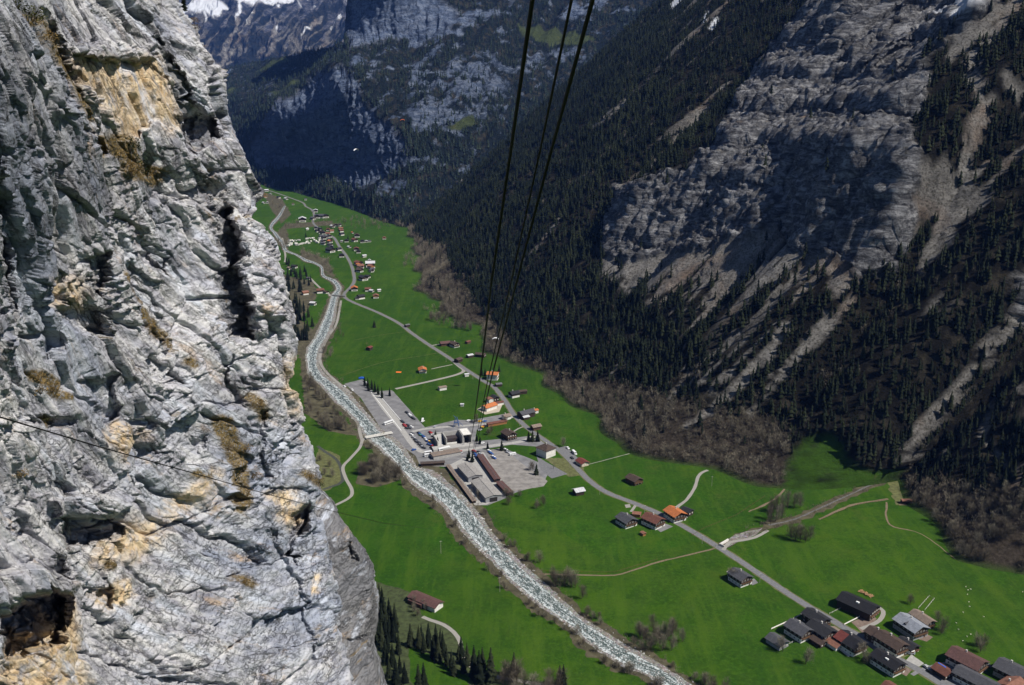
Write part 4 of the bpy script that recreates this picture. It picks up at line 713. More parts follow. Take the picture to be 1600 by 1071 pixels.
for f in [f for f in FL if f[0] == 'c']+FLb[:nb_keep]: plant(f[0], f[1], f[2], f[3], f[4], f[5])
m_ = ~ind & ~isb; k = m_.sum()
V, F, A = merge(TC, Pn[m_], hh[m_], hh[m_]*rn.uniform(.95, 1.6, k), rn.rand(k)*6, rn.randint(0, 5, k), np.clip(rn.rand(k)*.7+.3*ss(fbm(Pn[m_]/120, 2), -.3, .3)-.05, 0, 1))
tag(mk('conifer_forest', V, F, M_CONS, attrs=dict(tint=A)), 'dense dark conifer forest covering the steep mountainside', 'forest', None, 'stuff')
m_ = ~ind & isb; rest = FLb[nb_keep:]; Pb_ = np.concatenate([Pn[m_], np.array([f[1] for f in rest])]); hb = np.concatenate([hh[m_]*1.1, np.array([f[2] for f in rest])]); k = len(hb)
V, F, A = merge(TB, Pb_, hb, hb*rn.uniform(.85, 1.3, k), rn.rand(k)*6, rn.randint(0, 6, k), np.clip(rn.rand(k)*.8+.2*ss(fbm(Pb_/60, 2), -.2, .3), 0, 1))
tag(mk('bare_woodland', V, F, M_BARS, attrs=dict(tint=A)), 'leafless grey brown woodland and scrub along the valley floor edges', 'woodland', None, 'stuff')
# trees of the distant valley wall
wt = C_ok*(1-.75*C_wall)*(.35+ss(fbm(C_P/160, 3), -.3, .2)); sel = np.where(rn.rand(len(wt)) < wt*.072)[0]; k = len(sel); hc = rn.uniform(13, 25, k)
V, F, A = merge([t_conifer(s+70, 3, 5) for s in range(3)], C_P[sel]-np.array((0, 0, 2.)), hc, hc*1.3, rn.rand(k)*6, rn.randint(0, 3, k), rn.rand(k)); print('distant', k)
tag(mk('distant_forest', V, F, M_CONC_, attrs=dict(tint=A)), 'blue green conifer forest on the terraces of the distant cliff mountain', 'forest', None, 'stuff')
# boulders along the river
bv = MB(); ico = None
import bmesh
bm = bmesh.new(); bmesh.ops.create_icosphere(bm, subdivisions=1, radius=1); iv = np.array([v_.co[:] for v_ in bm.verts]); if_ = np.array([[v_.index for v_ in f.verts] for f in bm.faces]); bm.free()
Tb = []
for s in range(5): Tb.append((iv*(1+.35*rn.uniform(-1, 1, (len(iv), 1)))*np.array((1, .8, .55)), if_))
pts = []
for i in range(6500):
    t_ = rnd.uniform(12, 41.9); k = int(t_); f = t_-k; L_ = np.array(RL[k])*(1-f)+np.array(RL[k+1])*f; R_ = np.array(RR[k])*(1-f)+np.array(RR[k+1])*f
    u_ = rnd.choice([rnd.gauss(.05, .05), rnd.gauss(.92, .1), rnd.random()]) if rnd.random() < .93 else rnd.uniform(-.2, 1.2); pts.append(G(*(L_*(1-u_)+R_*u_)))
pts = np.array(pts); k = len(pts); hb = np.abs(rn.normal(0, .32, k))+.15
V, F, A = merge(Tb, pts, hb, hb*1.25, rn.rand(k)*6, rn.randint(0, 5, k), rn.rand(k))
tag(mk('river_stones', V, F, mat_tree('river_stone', (.10, .095, .085), (.27, .26, .245), (.52, .51, .49), False), attrs=dict(tint=A)), 'pale boulders and stones strewn along the mountain river', 'stones', None, 'stuff')
# ---------------- buildings ----------------
def mat_roof(name, c, sc=1.0):
    t = NT(name, .75, .3); wv = t.nd('ShaderNodeTexWave', wave_type='BANDS', bands_direction='Y'); wv.inputs['Scale'].default_value = 1.1; wv.inputs['Distortion'].default_value = .6; t.put(wv.inputs['Vector'], t.tc.outputs['Object'])
    n = t.noise(.6, 7, .7); n2 = t.noise(5, 4, .7); col = t.ramp(n, [(.3, tuple(x*.62 for x in c)), (.55, c), (.75, tuple(min(1, x*1.35) for x in c))]); col = t.mix(t.math('MULTIPLY', t.ramp(n2, [(.4, 1.), (.6, 0.)]), .35), col, tuple(x*.4 for x in c))
    return t.end(col, t.bump(wv.outputs[1], .12, .7))
RC = dict(dark=(.030, .030, .034), black=(.018, .018, .022), slate=(.085, .085, .095), gray=(.15, .15, .16), lgray=(.30, .32, .36), brown=(.085, .058, .046), rbrown=(.17, .07, .05), orange=(.55, .18, .06), dorange=(.27, .125, .085), tan=(.26, .20, .16), white=(.62, .62, .64), red=(.19, .05, .04), maroon=(.13, .068, .060), pale=(.36, .34, .32))
MR = {k: mat_roof('roof_'+k, v) for k, v in RC.items()}
MW = {k: simple('wall_'+k, v, .18, .8, .85) for k, v in dict(wood=(.085, .05, .03), dwood=(.04, .027, .02), plaster=(.66, .64, .59), cream=(.52, .45, .34), owood=(.28, .13, .05), gray=(.27, .27, .28), concrete=(.36, .35, .33)).items()}
M_FRAME = simple('window_frame_paint', (.6, .58, .53), .1); M_PANE = simple('window_glass', (.03, .035, .045), .1, 1, .1, .6); M_CHIM = simple('chimney_plaster', (.45, .43, .4), .2); M_WOODB = simple('balcony_wood', (.11, .06, .032), .3); M_DOOR = simple('door_wood', (.09, .05, .03), .2)
_b = MB(); _b.box(-.06, .02, -.6, .6, -.7, .7); wm_ = _b.build('window', M_FRAME); WME = wm_.data; bpy.data.objects.remove(wm_)
_b = MB(); _b.box(.02, .05, -.46, -.04, -.56, .56).box(.02, .05, .04, .46, -.56, .56); wm_ = _b.build('pane', M_PANE); PME = wm_.data; bpy.data.objects.remove(wm_)
_b = MB(); _b.box(-.35, .35, -.35, .35, -1, .75).box(-.45, .45, -.45, .45, .75, .9); wm_ = _b.build('chimney', M_CHIM); CME = wm_.data; bpy.data.objects.remove(wm_)
def child(name, me, par, loc=(0, 0, 0), rz=0, sc=(1, 1, 1)):
    o = bpy.data.objects.new(name, me); COL.objects.link(o); o.parent = par; o.location = loc; o.rotation_euler = (0, 0, rz); o.scale = sc; return o
def window(par, x, y, z, rz, s=1.0, det=True):
    w_ = child('window', WME, par, (x, y, z), rz, (1, s, s))
    if det: child('pane', PME, w_)
def axis(px, py, dx, dy):
    a, b = G(px-dx/2, py-dy/2), G(px+dx/2, py+dy/2); return math.atan2(b[1]-a[1], b[0]-a[0])
def house(px, py, L, W, H, roof, lower, upper, label, d=(10, 6.2), cat='house', name='chalet', det=1, pitch=.42, hip=False, over=.9, chim=1, grp=None, balc=1):
    """px,py: centre of the roof in the photograph; ridge along local x; gable front at +x"""
    th = axis(px, py, *d); g = G(px, py, H+W*pitch*.35); r = empty(name, (g[0], g[1], 0), th, label=label, cat=cat, group=grp); hw, hl = W/2, L/2; h1 = H*.48 if upper else H
    b = MB(); b.box(-hl, hl, -hw, hw, -.4, h1); b.build('ground_floor' if upper else 'wall', MW[lower], r)
    top = H+hw*pitch
    if upper: b = MB(); 
    if hip:
        if upper: b.box(-hl-.01, hl+.01, -hw-.01, hw+.01, h1, H); b.build('upper_floor', MW[upper], r)
        b = MB(); o_ = over; k = min(hl, hw)*.75; e = (-hl-o_, hl+o_, -hw-o_, hw+o_); zz = H-o_*pitch
        b.add([(e[0], e[2], zz), (e[1], e[2], zz), (e[1], e[3], zz), (e[0], e[3], zz), (e[0]+k+o_, 0, top), (e[1]-k-o_, 0, top), (e[0], e[2], zz-.25), (e[1], e[2], zz-.25), (e[1], e[3], zz-.25), (e[0], e[3], zz-.25)],
              [(0, 1, 5, 4), (1, 2, 5), (2, 3, 4, 5), (3, 0, 4), (6, 9, 8, 7), (0, 6, 7, 1), (1, 7, 8, 2), (2, 8, 9, 3), (3, 9, 6, 0)])
    else:
        u = MB() if upper else None; tgt = u or MB()
        if upper: tgt.prism([(0, 0)], 0, 0) if False else None
        V = [(x, y, z) for x in (-hl-.02, hl+.02) for y, z in ((-hw-.02, h1), (hw+.02, h1), (hw+.02, H), (0, top), (-hw-.02, H))]
        if not upper: V = [(x, y, z if z != h1 else H-.05) for x, y, z in V]
        tgt.add(V, [(0, 1, 2, 3, 4), (9, 8, 7, 6, 5), (0, 5, 6, 1), (1, 6, 7, 2), (4, 9, 5, 0), (2, 7, 8, 3), (3, 8, 9, 4)]); tgt.build('upper_floor' if upper else 'gable', MW[upper or lower], r)
        b = MB(); o_ = over; t_ = .22
        for s in (-1, 1):
            ye, ze = s*(hw+o_), H-o_*pitch+.06
            q = [(0, top+.06), (ye, ze), (ye, ze+t_), (0, top+.06+t_)]
            V = [(x, y, z) for x in (-hl-o_, hl+o_*1.3) for y, z in q]; b.add(V, [(0, 1, 2, 3), (7, 6, 5, 4), (0, 4, 5, 1), (1, 5, 6, 2), (2, 6, 7, 3)])
    rf = b.build('roof', MR[roof], r)
    if chim and det: child('chimney', CME, rf, (-hl*.2, hw*.28*(1 if chim == 1 else -1), top-hw*.28*pitch+.9), 0, (1.2, 1.2, 1.1))
    if det:
        n = max(2, int(W/2.6))
        for j in range(n):
            y = -hw+(j+.5)*W/n
            window(r, hl+.02, y, h1*.55, 0, .9, det > 1)
            if upper and H > 4.5: window(r, hl+.05, y, h1+(H-h1)*.55, 0, .9, det > 1)
        if det > 1 or hip:
            n = max(2, int(L/3.2))
            for s in (-1, 1):
                for j in range(n):
                    x = -hl+(j+.5)*L/n; window(r, x, s*(hw+.02), h1*.55, s*math.pi/2, .85, det > 1)
                    if upper and H > 4.5: window(r, x, s*(hw+.05), h1+(H-h1)*.5, s*math.pi/2, .85, det > 1)
        if upper and balc and not hip:
            b = MB(); b.box(hl+.05, hl+1.2, -hw*.9, hw*.9, h1-.05, h1+.1).box(hl+1.1, hl+1.2, -hw*.9, hw*.9, h1+.1, h1+.95); b.build('balcony', M_WOODB, r)
        if det > 1: b = MB(); b.box(hl+.01, hl+.09, -.55, .55, 0, 2.1); dr = b.build('door', M_DOOR, r); dr.location = (0, hw*.55, 0)
    return r
R1 = (10, 6.2)
NEAR = [(1342, 938, 24, 14, 6, 'black', 'dwood', 'dwood', 'large black roofed barn standing alone beside the brown riding ground', 'barn', (10, 4.4)), (1276, 960, 15, 10.5, 6, 'dark', 'dwood', 'dwood', 'dark roofed chalet hard against the road, uppermost of its hamlet', 'house', R1),
        (1249, 977, 14, 12, 6, 'slate', 'plaster', 'dwood', 'slate roofed chalet with white ground floor at the left of the hamlet', 'house', R1), (1284, 978, 15, 12, 6.5, 'dark', 'dwood', 'dwood', 'dark roofed chalet in the middle of the hamlet left of the road', 'house', R1),
        (1215, 997, 11, 9, 3.5, 'slate', 'gray', None, 'low grey roofed shed at the left end of the hamlet garden', 'shed', R1), (1280, 998, 8, 6.5, 3, 'brown', 'dwood', None, 'small brown roofed hut below the middle chalet', 'shed', R1), (1306, 985, 7.5, 7, 3, 'tan', 'dwood', None, 'tan roofed garage beside the road in the hamlet', 'garage', R1),
        (1330, 996, 15, 13, 6, 'black', 'plaster', 'dwood', 'chalet with half black half red roof and a white terrace', 'house', R1), (1302, 1001, 10, 6.5, 3, 'dorange', 'plaster', None, 'low orange red roofed outbuilding beside the white terrace', 'outbuilding', R1),
        (1372, 987, 12, 10, 5.5, 'brown', 'dwood', 'dwood', 'brown roofed farmhouse right across the road from the riding ground', 'house', R1), (1393, 997, 17, 11, 7, 'brown', 'plaster', 'dwood', 'long brown roofed chalet with a white gable front by the road', 'house', R1),
        (1419, 1003, 11, 8, 4, 'dark', 'cream', 'dwood', 'small dark roofed chalet joined to the long brown one', 'house', R1), (1388, 1027, 17, 11, 6, 'black', 'plaster', 'dwood', 'black roofed chalet with skylight on the left side of the road', 'house', R1),
        (1424, 970, 17, 13, 6.5, 'lgray', 'gray', 'dwood', 'chalet with pale blue grey roof and small dormer', 'house', (10, 6.5)), (1442, 962, 14, 8, 5, 'tan', 'dwood', 'dwood', 'narrow tan roofed building behind the pale grey roofed chalet', 'house', (10, 6.5)),
        (1512, 1024, 19, 14, 6, 'maroon', 'plaster', 'dwood', 'wide maroon roofed house standing apart in the lower right field', 'house', (10, 5)), (1474, 1044, 9, 8, 3.5, 'rbrown', 'dwood', None, 'small red brown roofed garage with a blue sheet on its roof', 'garage', R1),
        (1528, 1057, 24, 11, 5.5, 'slate', 'plaster', 'dwood', 'long slate roofed building at the bottom edge beside the road', 'building', (10, 5)), (1582, 1040, 15, 14, 6, 'slate', 'gray', 'dwood', 'dark blue grey roofed house at the right edge of the picture', 'house', (10, 4.8)),
        (1583, 1066, 13, 11, 5, 'dorange', 'dwood', 'dwood', 'orange brown roofed house in the bottom right corner', 'house', (10, -6)), (1396, 1073, 10, 8, 4, 'rbrown', 'dwood', None, 'red brown roofed shed cut by the bottom edge of the picture', 'shed', R1),
        (1157, 895, 13, 11, 6, 'slate', 'plaster', 'dwood', 'dark slate roofed chalet alone beside the straight road', 'house', R1), (979, 807, 13, 12, 5.5, 'slate', 'plaster', 'dwood', 'grey roofed chalet at the left of the roadside trio', 'house', R1), (995, 801, 6.5, 5, 3, 'dorange', 'owood', None, 'small orange roofed shed between the roadside chalets', 'shed', (10, 1)),
        (1021, 807, 15, 12, 6, 'rbrown', 'plaster', 'dwood', 'red brown roofed chalet with a white front at the roadside', 'house', (10, 4.5)), (1055, 797, 14, 12.5, 6, 'orange', 'plaster', 'dwood', 'bright orange roofed chalet on the far side of the road', 'house', (10, 6.5)), (1074, 795, 8, 7, 4, 'dark', 'dwood', None, 'small dark shed behind the bright orange roofed chalet', 'shed', (10, 4)),
        (991, 745, 12, 10, 4.5, 'brown', 'wood', 'wood', 'brown barn standing alone in the middle green field', 'barn', (10, 5)), (904, 764, 8, 7, 4, 'white', 'dwood', None, 'small shed with a white metal roof in the green field', 'shed', (10, -2)), (910, 719, 10, 8, 3.5, 'red', 'cream', None, 'red roofed workshop beside parked vehicles at the road', 'workshop', R1), (1005, 832, 3.5, 3, 2.2, 'dorange', 'owood', None, 'tiny wooden hut in the garden below the roadside chalets', 'hut', R1),
        (853, 696, 14, 13, 8.5, 'brown', 'plaster', 'plaster', 'large white inn with a hipped brown roof at the road junction', 'inn', (10, 4)), (795, 674, 13, 11, 6, 'brown', 'dwood', 'dwood', 'old dark timber chalet with brown roof above the station road', 'house', R1), (776, 659, 22, 5, 3, 'rbrown', 'owood', None, 'long low row of garages with a red brown roof', 'garages', (10, -1.8)),
        (791, 648, 7.5, 7, 4, 'tan', 'plaster', None, 'small white house with tan roof at the station turning', 'house', (10, -3)), (837, 664, 9, 7, 4, 'tan', 'wood', None, 'tan roofed hut beside the road below the station', 'hut', (10, -2)), (822, 642, 17, 10, 5.5, 'slate', 'dwood', 'dwood', 'dark grey roofed farmhouse right of the road bend', 'house', (10, -2.5)), (821, 650, 7, 6, 3, 'white', 'dwood', None, 'white roofed lean-to in front of the dark grey farmhouse', 'shed', (10, -2)), (836, 640, 6, 5, 3.5, 'orange', 'plaster', None, 'small orange roofed cottage behind the dark grey farmhouse', 'house', (10, -2)),
        (803, 612, 10, 9, 5, 'dark', 'plaster', 'dwood', 'dark roofed chalet in the green field right of the road', 'house', (10, -2)), (816, 610, 10, 6, 3.5, 'brown', 'dwood', None, 'brown roofed barn joined to the dark roofed field chalet', 'barn', (10, -1)), (770, 582, 13, 10, 7.5, 'orange', 'plaster', 'plaster', 'tall white house with bright orange roof beside the cables', 'house', (10, .6)), (779, 599, 7, 6, 3, 'gray', 'dwood', None, 'grey roofed shed at the roadside below the tall orange roofed house', 'shed', (10, -1)),
        (764, 632, 16, 9, 4.5, 'orange', 'plaster', 'plaster', 'orange roofed restaurant with a curved terrace', 'restaurant', (10, -3.4)), (765, 622, 7, 6, 4.5, 'dorange', 'plaster', None, 'red orange roofed annex behind the restaurant', 'annex', (8, 4)), (773, 619, 9, 7, 4.5, 'dark', 'dwood', None, 'dark roofed barn behind the restaurant', 'barn', R1), (780, 628, 9, 5, 3, 'rbrown', 'plaster', None, 'low red brown roofed wing right of the restaurant', 'annex', (10, -2)),
        (660, 575, 10, 9, 4.5, 'orange', 'plaster', 'plaster', 'orange roofed house alone in the field beside a short track', 'house', (3, 9)), (691, 604, 9, 6, 3.5, 'tan', 'plaster', None, 'tan and white field barn above the car park', 'barn', (10, -1.6)), (729, 584, 5, 4, 3, 'white', 'plaster', None, 'tiny white kiosk at the road fork', 'kiosk', (10, -1)), (722, 631, 3.5, 3, 2.5, 'white', 'plaster', None, 'tiny white hut in the field left of the restaurant', 'hut', (10, 0)), (577, 542, 8, 6, 4, 'red', 'dwood', None, 'small red roofed hut alone in the left field', 'hut', (10, -5)),
        (695, 534, 13, 9, 4, 'maroon', 'wood', None, 'maroon roofed barn at the end of the short side track', 'barn', (10, -1)), (710, 535, 12, 9, 5, 'brown', 'plaster', 'dwood', 'brown chalet next to the maroon roofed barn', 'house', (10, 4)), (731, 533, 7, 5, 3, 'rbrown', 'wood', None, 'small red brown hut right of the two barns', 'hut', (10, -3)), (716, 560, 9, 7, 4, 'brown', 'dwood', None, 'brown hut at the roadside above the fork', 'hut', (10, -4)), (734, 554, 8, 6, 3.5, 'white', 'dwood', None, 'white roofed shed in the field right of the road', 'shed', (10, -2)), (751, 552, 13, 7, 4, 'brown', 'dwood', None, 'dark brown farm building near the forest edge', 'farm building', (10, 1)),
        (636, 507, 7, 5, 3.5, 'gray', 'dwood', None, 'grey roofed hut close to the middle road', 'hut', (10, -2)), (1417, 781, 9, 4, 3, 'dorange', 'dwood', None, 'tiny orange roofed stable at the edge of the dark forest', 'stable', (10, 0)), (665, 934, 24, 9, 4, 'maroon', 'plaster', None, 'long maroon roofed farm building beside the bare trees', 'farm building', (10, 4.2))]
for (px_, py_, L, W, H, rf, lo_, up_, lab, cat, d_) in NEAR:
    det = 2 if py_ > 780 else 1
    if cat in ('shed', 'garage', 'hut', 'garages', 'barn', 'outbuilding', 'stable', 'kiosk', 'workshop', 'farm building'): det = 1 if W > 4 else 0
    nm = {'inn': 'inn', 'restaurant': 'restaurant', 'house': 'chalet', 'farm building': 'farm_building'}.get(cat, cat.replace(' ', '_'))
    h = house(px_, py_, L, W, H, rf, lo_, up_, lab, d_, cat, nm, det, hip=(cat == 'inn'), chim=(1 if cat in ('house', 'inn', 'restaurant') else 0), pitch=.42 if W > 6 else .3, over=.9 if W > 6 else .5)
    c = {c_.name.split('.')[0]: c_ for c_ in h.children}; W2, top = W/2, H+W/2*.42
    if 'half red' in lab: MB().add([(-L/2-.9, -.1, top+.33), (-L*.1, -.1, top+.33), (-L*.1, -W2-.9, H-.05), (-L/2-.9, -W2-.9, H-.05)], [(0, 3, 2, 1)]).build('red_roof_panel', MR['red'], c['roof'])
    if 'skylight' in lab or 'barn standing alone beside' in lab: MB().box(-.2, 2, -W2*.55, -W2*.35, top-W2*.5*.42+.1, top-W2*.35*.42+.6).build('skylight', M_LINE, c['roof'])
    if 'dormer' in lab: MB().prism([(-1.5, H+.2), (1.5, H+.2), (0, H+2.2)], -W2*.9, -W2*.1).build('dormer', MR['slate'], c['roof'])
    if 'blue sheet' in lab: MB().box(-L/2, L*.1, .6, 1.4, top-.45, top+.22).build('blue_sheet', simple('blue_tarp', (.03, .12, .5), .1), c['roof'])
    if 'long maroon roofed farm' in lab: MB().box(-L/2+1, L*.05, -W2*1.45, -W2, 0, H*.7).box(-L/2+1, L*.05, -W2*1.5, -W2*.9, H*.7, H*.78).build('lean_to', MR['maroon'], h)
    if 'alone beside the straight road' in lab: MB().box(-L/2-4, -L/2, -2, 4, 0, 2.6).box(-L/2-4.3, -L/2, -2.3, 4.3, 2.6, 2.8).build('annex', MW['concrete'], h)
# far village : small chalets, one built and copied for each roof colour
def far_proto(roof, lower, upper): 
    h = house(800, 800, 11, 10, 5.5, roof, lower, upper, '', (10, 0), 'house', 'chalet', 0); MB().box(5.53, 5.56, -3.4, 3.4, .8, 1.9).build('window_row', M_PANE, h); return h
FP = {k: [far_proto(k, 'plaster', u), False] for k, u in (('dorange', 'owood'), ('orange', 'dwood'), ('dark', 'dwood'), ('slate', 'dwood'), ('rbrown', 'dwood'), ('white', 'dwood'), ('tan', 'wood'), ('brown', 'dwood'))}
FARL = [('Z', (10.667, 440, 340), 'far village street', [(570, 165, 'slate'), (600, 210, 'dark'), (650, 235, 'brown'), (700, 245, 'dark'), (660, 300, 'slate'), (700, 330, 'dark'), (775, 190, 'rbrown'), (830, 215, 'dorange'), (770, 260, 'dorange'), (790, 300, 'dark'), (730, 310, 'slate'), (800, 360, 'slate'), (805, 385, 'orange'), (690, 380, 'slate'), (805, 440, 'slate'), (830, 480, 'slate'), (810, 520, 'dark', 1.6), (950, 515, 'dark'), (690, 420, 'slate'), (630, 180, 'slate')]),
        ('Z', (10.667, 440, 340), 'upper far village', [(985, 175, 'dorange'), (990, 210, 'rbrown'), (1000, 265, 'dark'), (950, 115, 'dark'), (890, 115, 'brown'), (845, 135, 'white')]), ('Z', (10.667, 440, 340), 'scattered far roadside farms', [(1255, 285, 'brown', 1.3), (1180, 245, 'orange', .6), (1215, 360, 'rbrown', 1.2), (1080, 375, 'dark'), (1000, 390, 'white', .6), (1345, 385, 'dark'), (1410, 390, 'white', .7), (1465, 385, 'slate', .7), (1125, 482, 'white', .7), (1245, 510, 'rbrown', 1.2), (1280, 555, 'dark'), (1000, 620, 'dark', 1.1), (1375, 630, 'white', .8)]),
        ('Z', (10.667, 440, 340), 'middle roadside hamlet', [(1280, 740, 'rbrown', 1.4), (1290, 775, 'orange'), (1320, 795, 'dorange', 1.2), (1300, 840, 'brown', 1.2), (1475, 750, 'white', 1.7), (1490, 800, 'dorange', 1.2), (1500, 850, 'slate', .9), (1465, 705, 'white', .6), (1360, 985, 'dark', 1.4), (1430, 970, 'dark', .9)]), ('Z', (5.333, 500, 420), 'chalets at the road bend', [(285, 155, 'orange', 1.2), (400, 165, 'rbrown'), (430, 178, 'white', .7), (490, 175, 'white', .6), (340, 225, 'dark', 1.1), (310, 240, 'slate', .7), (465, 220, 'dorange', 1.0), (428, 12, 'slate', .8), (330, 5, 'brown', 1.1)]),
        ('Z', (10.667, 380, 280), 'lone farms of the far valley', [(390, 180, 'white', 1.2), (360, 290, 'dorange', .9), (460, 240, 'white', .6), (590, 295, 'dark', 1), (712, 318, 'white', 1), (830, 410, 'tan', .8), (340, 388, 'white', .8), (400, 385, 'white', .8), (1205, 515, 'white', 1.3), (985, 650, 'white', 2.0), (1230, 605, 'slate', 1.6), (1310, 600, 'slate', 1.6), (1370, 600, 'dark', 1.5), (1160, 640, 'slate', 1.2), (1065, 825, 'white', .7), (1040, 330, 'slate', .8)]),
        ('Z', (5.333, 380, 268), 'farms left of the river', [(385, 800, 'tan', .8), (425, 785, 'dark', 1.0), (515, 1003, 'dorange', 1.0), (640, 985, 'rbrown', 1.2), (690, 1000, 'brown', .7), (545, 885, 'slate', .7), (1175, 550, 'dorange', .9)]), ('Z', (5.333, 420, 460), 'farms left of the river', [(368, 68, 'white', .9), (215, 52, 'slate', .6)])]
CW = dict(dorange='faded orange', orange='bright orange', dark='dark', slate='grey', rbrown='red brown', white='white', tan='tan', brown='brown')
for _, (s, x0, y0), g, L in FARL:
    for it in L:
        x, y, k = it[:3]; sc = it[3] if len(it) > 3 else 1.0; X, Y = x/s+x0, y/s+y0; gp = G(X, Y, 5*sc); th = axis(X, Y, 10, rnd.uniform(-1.5, 3)) if rnd.random() < .6 else axis(X, Y, 3, 8)
        sc *= .88; lab = f'small {CW[k]} roofed chalet among the {g}'; loc = (gp[0], gp[1], 0); P0, u_ = FP[k]
        if not u_: FP[k][1] = True; P0.location = loc; P0.rotation_euler.z = th; P0.scale = (sc,)*3; tag(P0, lab, 'house', g)
        else: dup(P0, loc, th, sc, lab, g, 'house')
# caravans of the far campsite
def proto_caravan():
    r = empty('caravan'); MB().prism([(-2.6, .5), (2.6, .5), (2.8, 1.6), (2.3, 2.6), (-2.5, 2.6), (-2.8, 1.5)], -1.1, 1.1).build('body', MW['plaster'], r); MB().box(-1.2, 1.2, -1.13, -1.1, 1.4, 2.1).build('window', M_PANE, r)
    for s in (-1, 1): MB().tube([(0, s*1.12, .35), (0, s*.85, .35)], .35, 8).build('wheel', M_PANE, r)
    return r
cv_ = proto_caravan(); tag(cv_, 'white caravan parked in the rows of the far campsite', 'caravan', 'caravans on the far campsite'); first = True
for x, y in [(120, 400), (135, 385), (110, 420), (185, 400), (178, 388), (225, 388), (285, 382), (420, 358), (460, 350), (525, 345), (515, 352), (625, 350), (635, 370), (155, 435), (230, 450), (265, 460), (320, 445), (370, 435), (415, 425), (425, 410), (455, 430), (580, 400), (585, 412), (600, 420), (130, 465), (105, 475), (545, 385), (640, 390), (430, 185), (340, 440), (150, 455), (240, 430), (490, 400), (560, 395), (655, 320)]:
    p_ = G(x/10.667+440, y/10.667+340, 1.5); L_ = (p_[0], p_[1], 0)
    if first: cv_.location = L_; cv_.scale = (1.35,)*3; first = False
    else: dup(cv_, L_, rnd.uniform(-.3, 3), rnd.uniform(1.2, 1.6))
# ---------------- vehicles ----------------
M_TYRE = simple('tyre', (.02, .02, .02), .1); M_GLS = simple('car_glass', (.03, .035, .04), .1, 1, .1, .6); CARM = {}
CCOL = dict(white=(.75, .75, .74), silver=(.38, .39, .41), dark=(.025, .027, .03), grey=(.12, .12, .13), blue=(.03, .09, .30), red=(.35, .025, .02), green=(.06, .25, .12), yellow=(.75, .42, .03))
CARW = {}
def car_meshes():
    b = MB(); b.prism([(-2.1, .35), (2.1, .35), (2.15, .8), (1.3, .95), (-1.9, 1.0), (-2.15, .8)], -.86, .86); b.prism([(-1.75, 1.0), (-1.35, 1.45), (.25, 1.45), (.95, .96)], -.76, .76); o = b.build('body', M_TYRE); d = o.data; bpy.data.objects.remove(o)
    b = MB(); b.prism([(-1.5, 1.04), (-1.25, 1.38), (.2, 1.38), (.72, 1.02)], -.79, .79); b.add([(.3, -.68, 1.40), (.92, -.72, 1.03), (.92, .72, 1.03), (.3, .68, 1.40)], [(0, 1, 2, 3)]); o = b.build('windows', M_GLS); g = o.data; bpy.data.objects.remove(o)
    b = MB(); b.tube([(0, -.12, 0), (0, .12, 0)], .33, 10); o = b.build('wheel', M_TYRE); w_ = o.data; bpy.data.objects.remove(o); return d, g, w_
CB, CG_, CWH = car_meshes()
def car(px, py, col, th, label, grp, sc=1.18, name='parked_car'):
    if col not in CARM: CARM[col] = CB.copy(); CARM[col].materials.clear(); CARM[col].materials.append(simple('car_paint_'+col, CCOL[col], .06, .5, .3, .5))
    g = G(px, py, .7); r = empty(name, (g[0], g[1], .06), th, label=label, cat='car', group=grp); r.scale = (sc,)*3; child('body', CARM[col], r); child('windows', CG_, r)
    for x in (-1.3, 1.3):
        for y in (-.8, .8): child('wheel', CWH, r, (x, y, .33))
ORD = ['first', 'second', 'third', 'fourth', 'fifth', 'sixth', 'seventh', 'eighth', 'ninth', 'tenth', 'eleventh', 'twelfth']
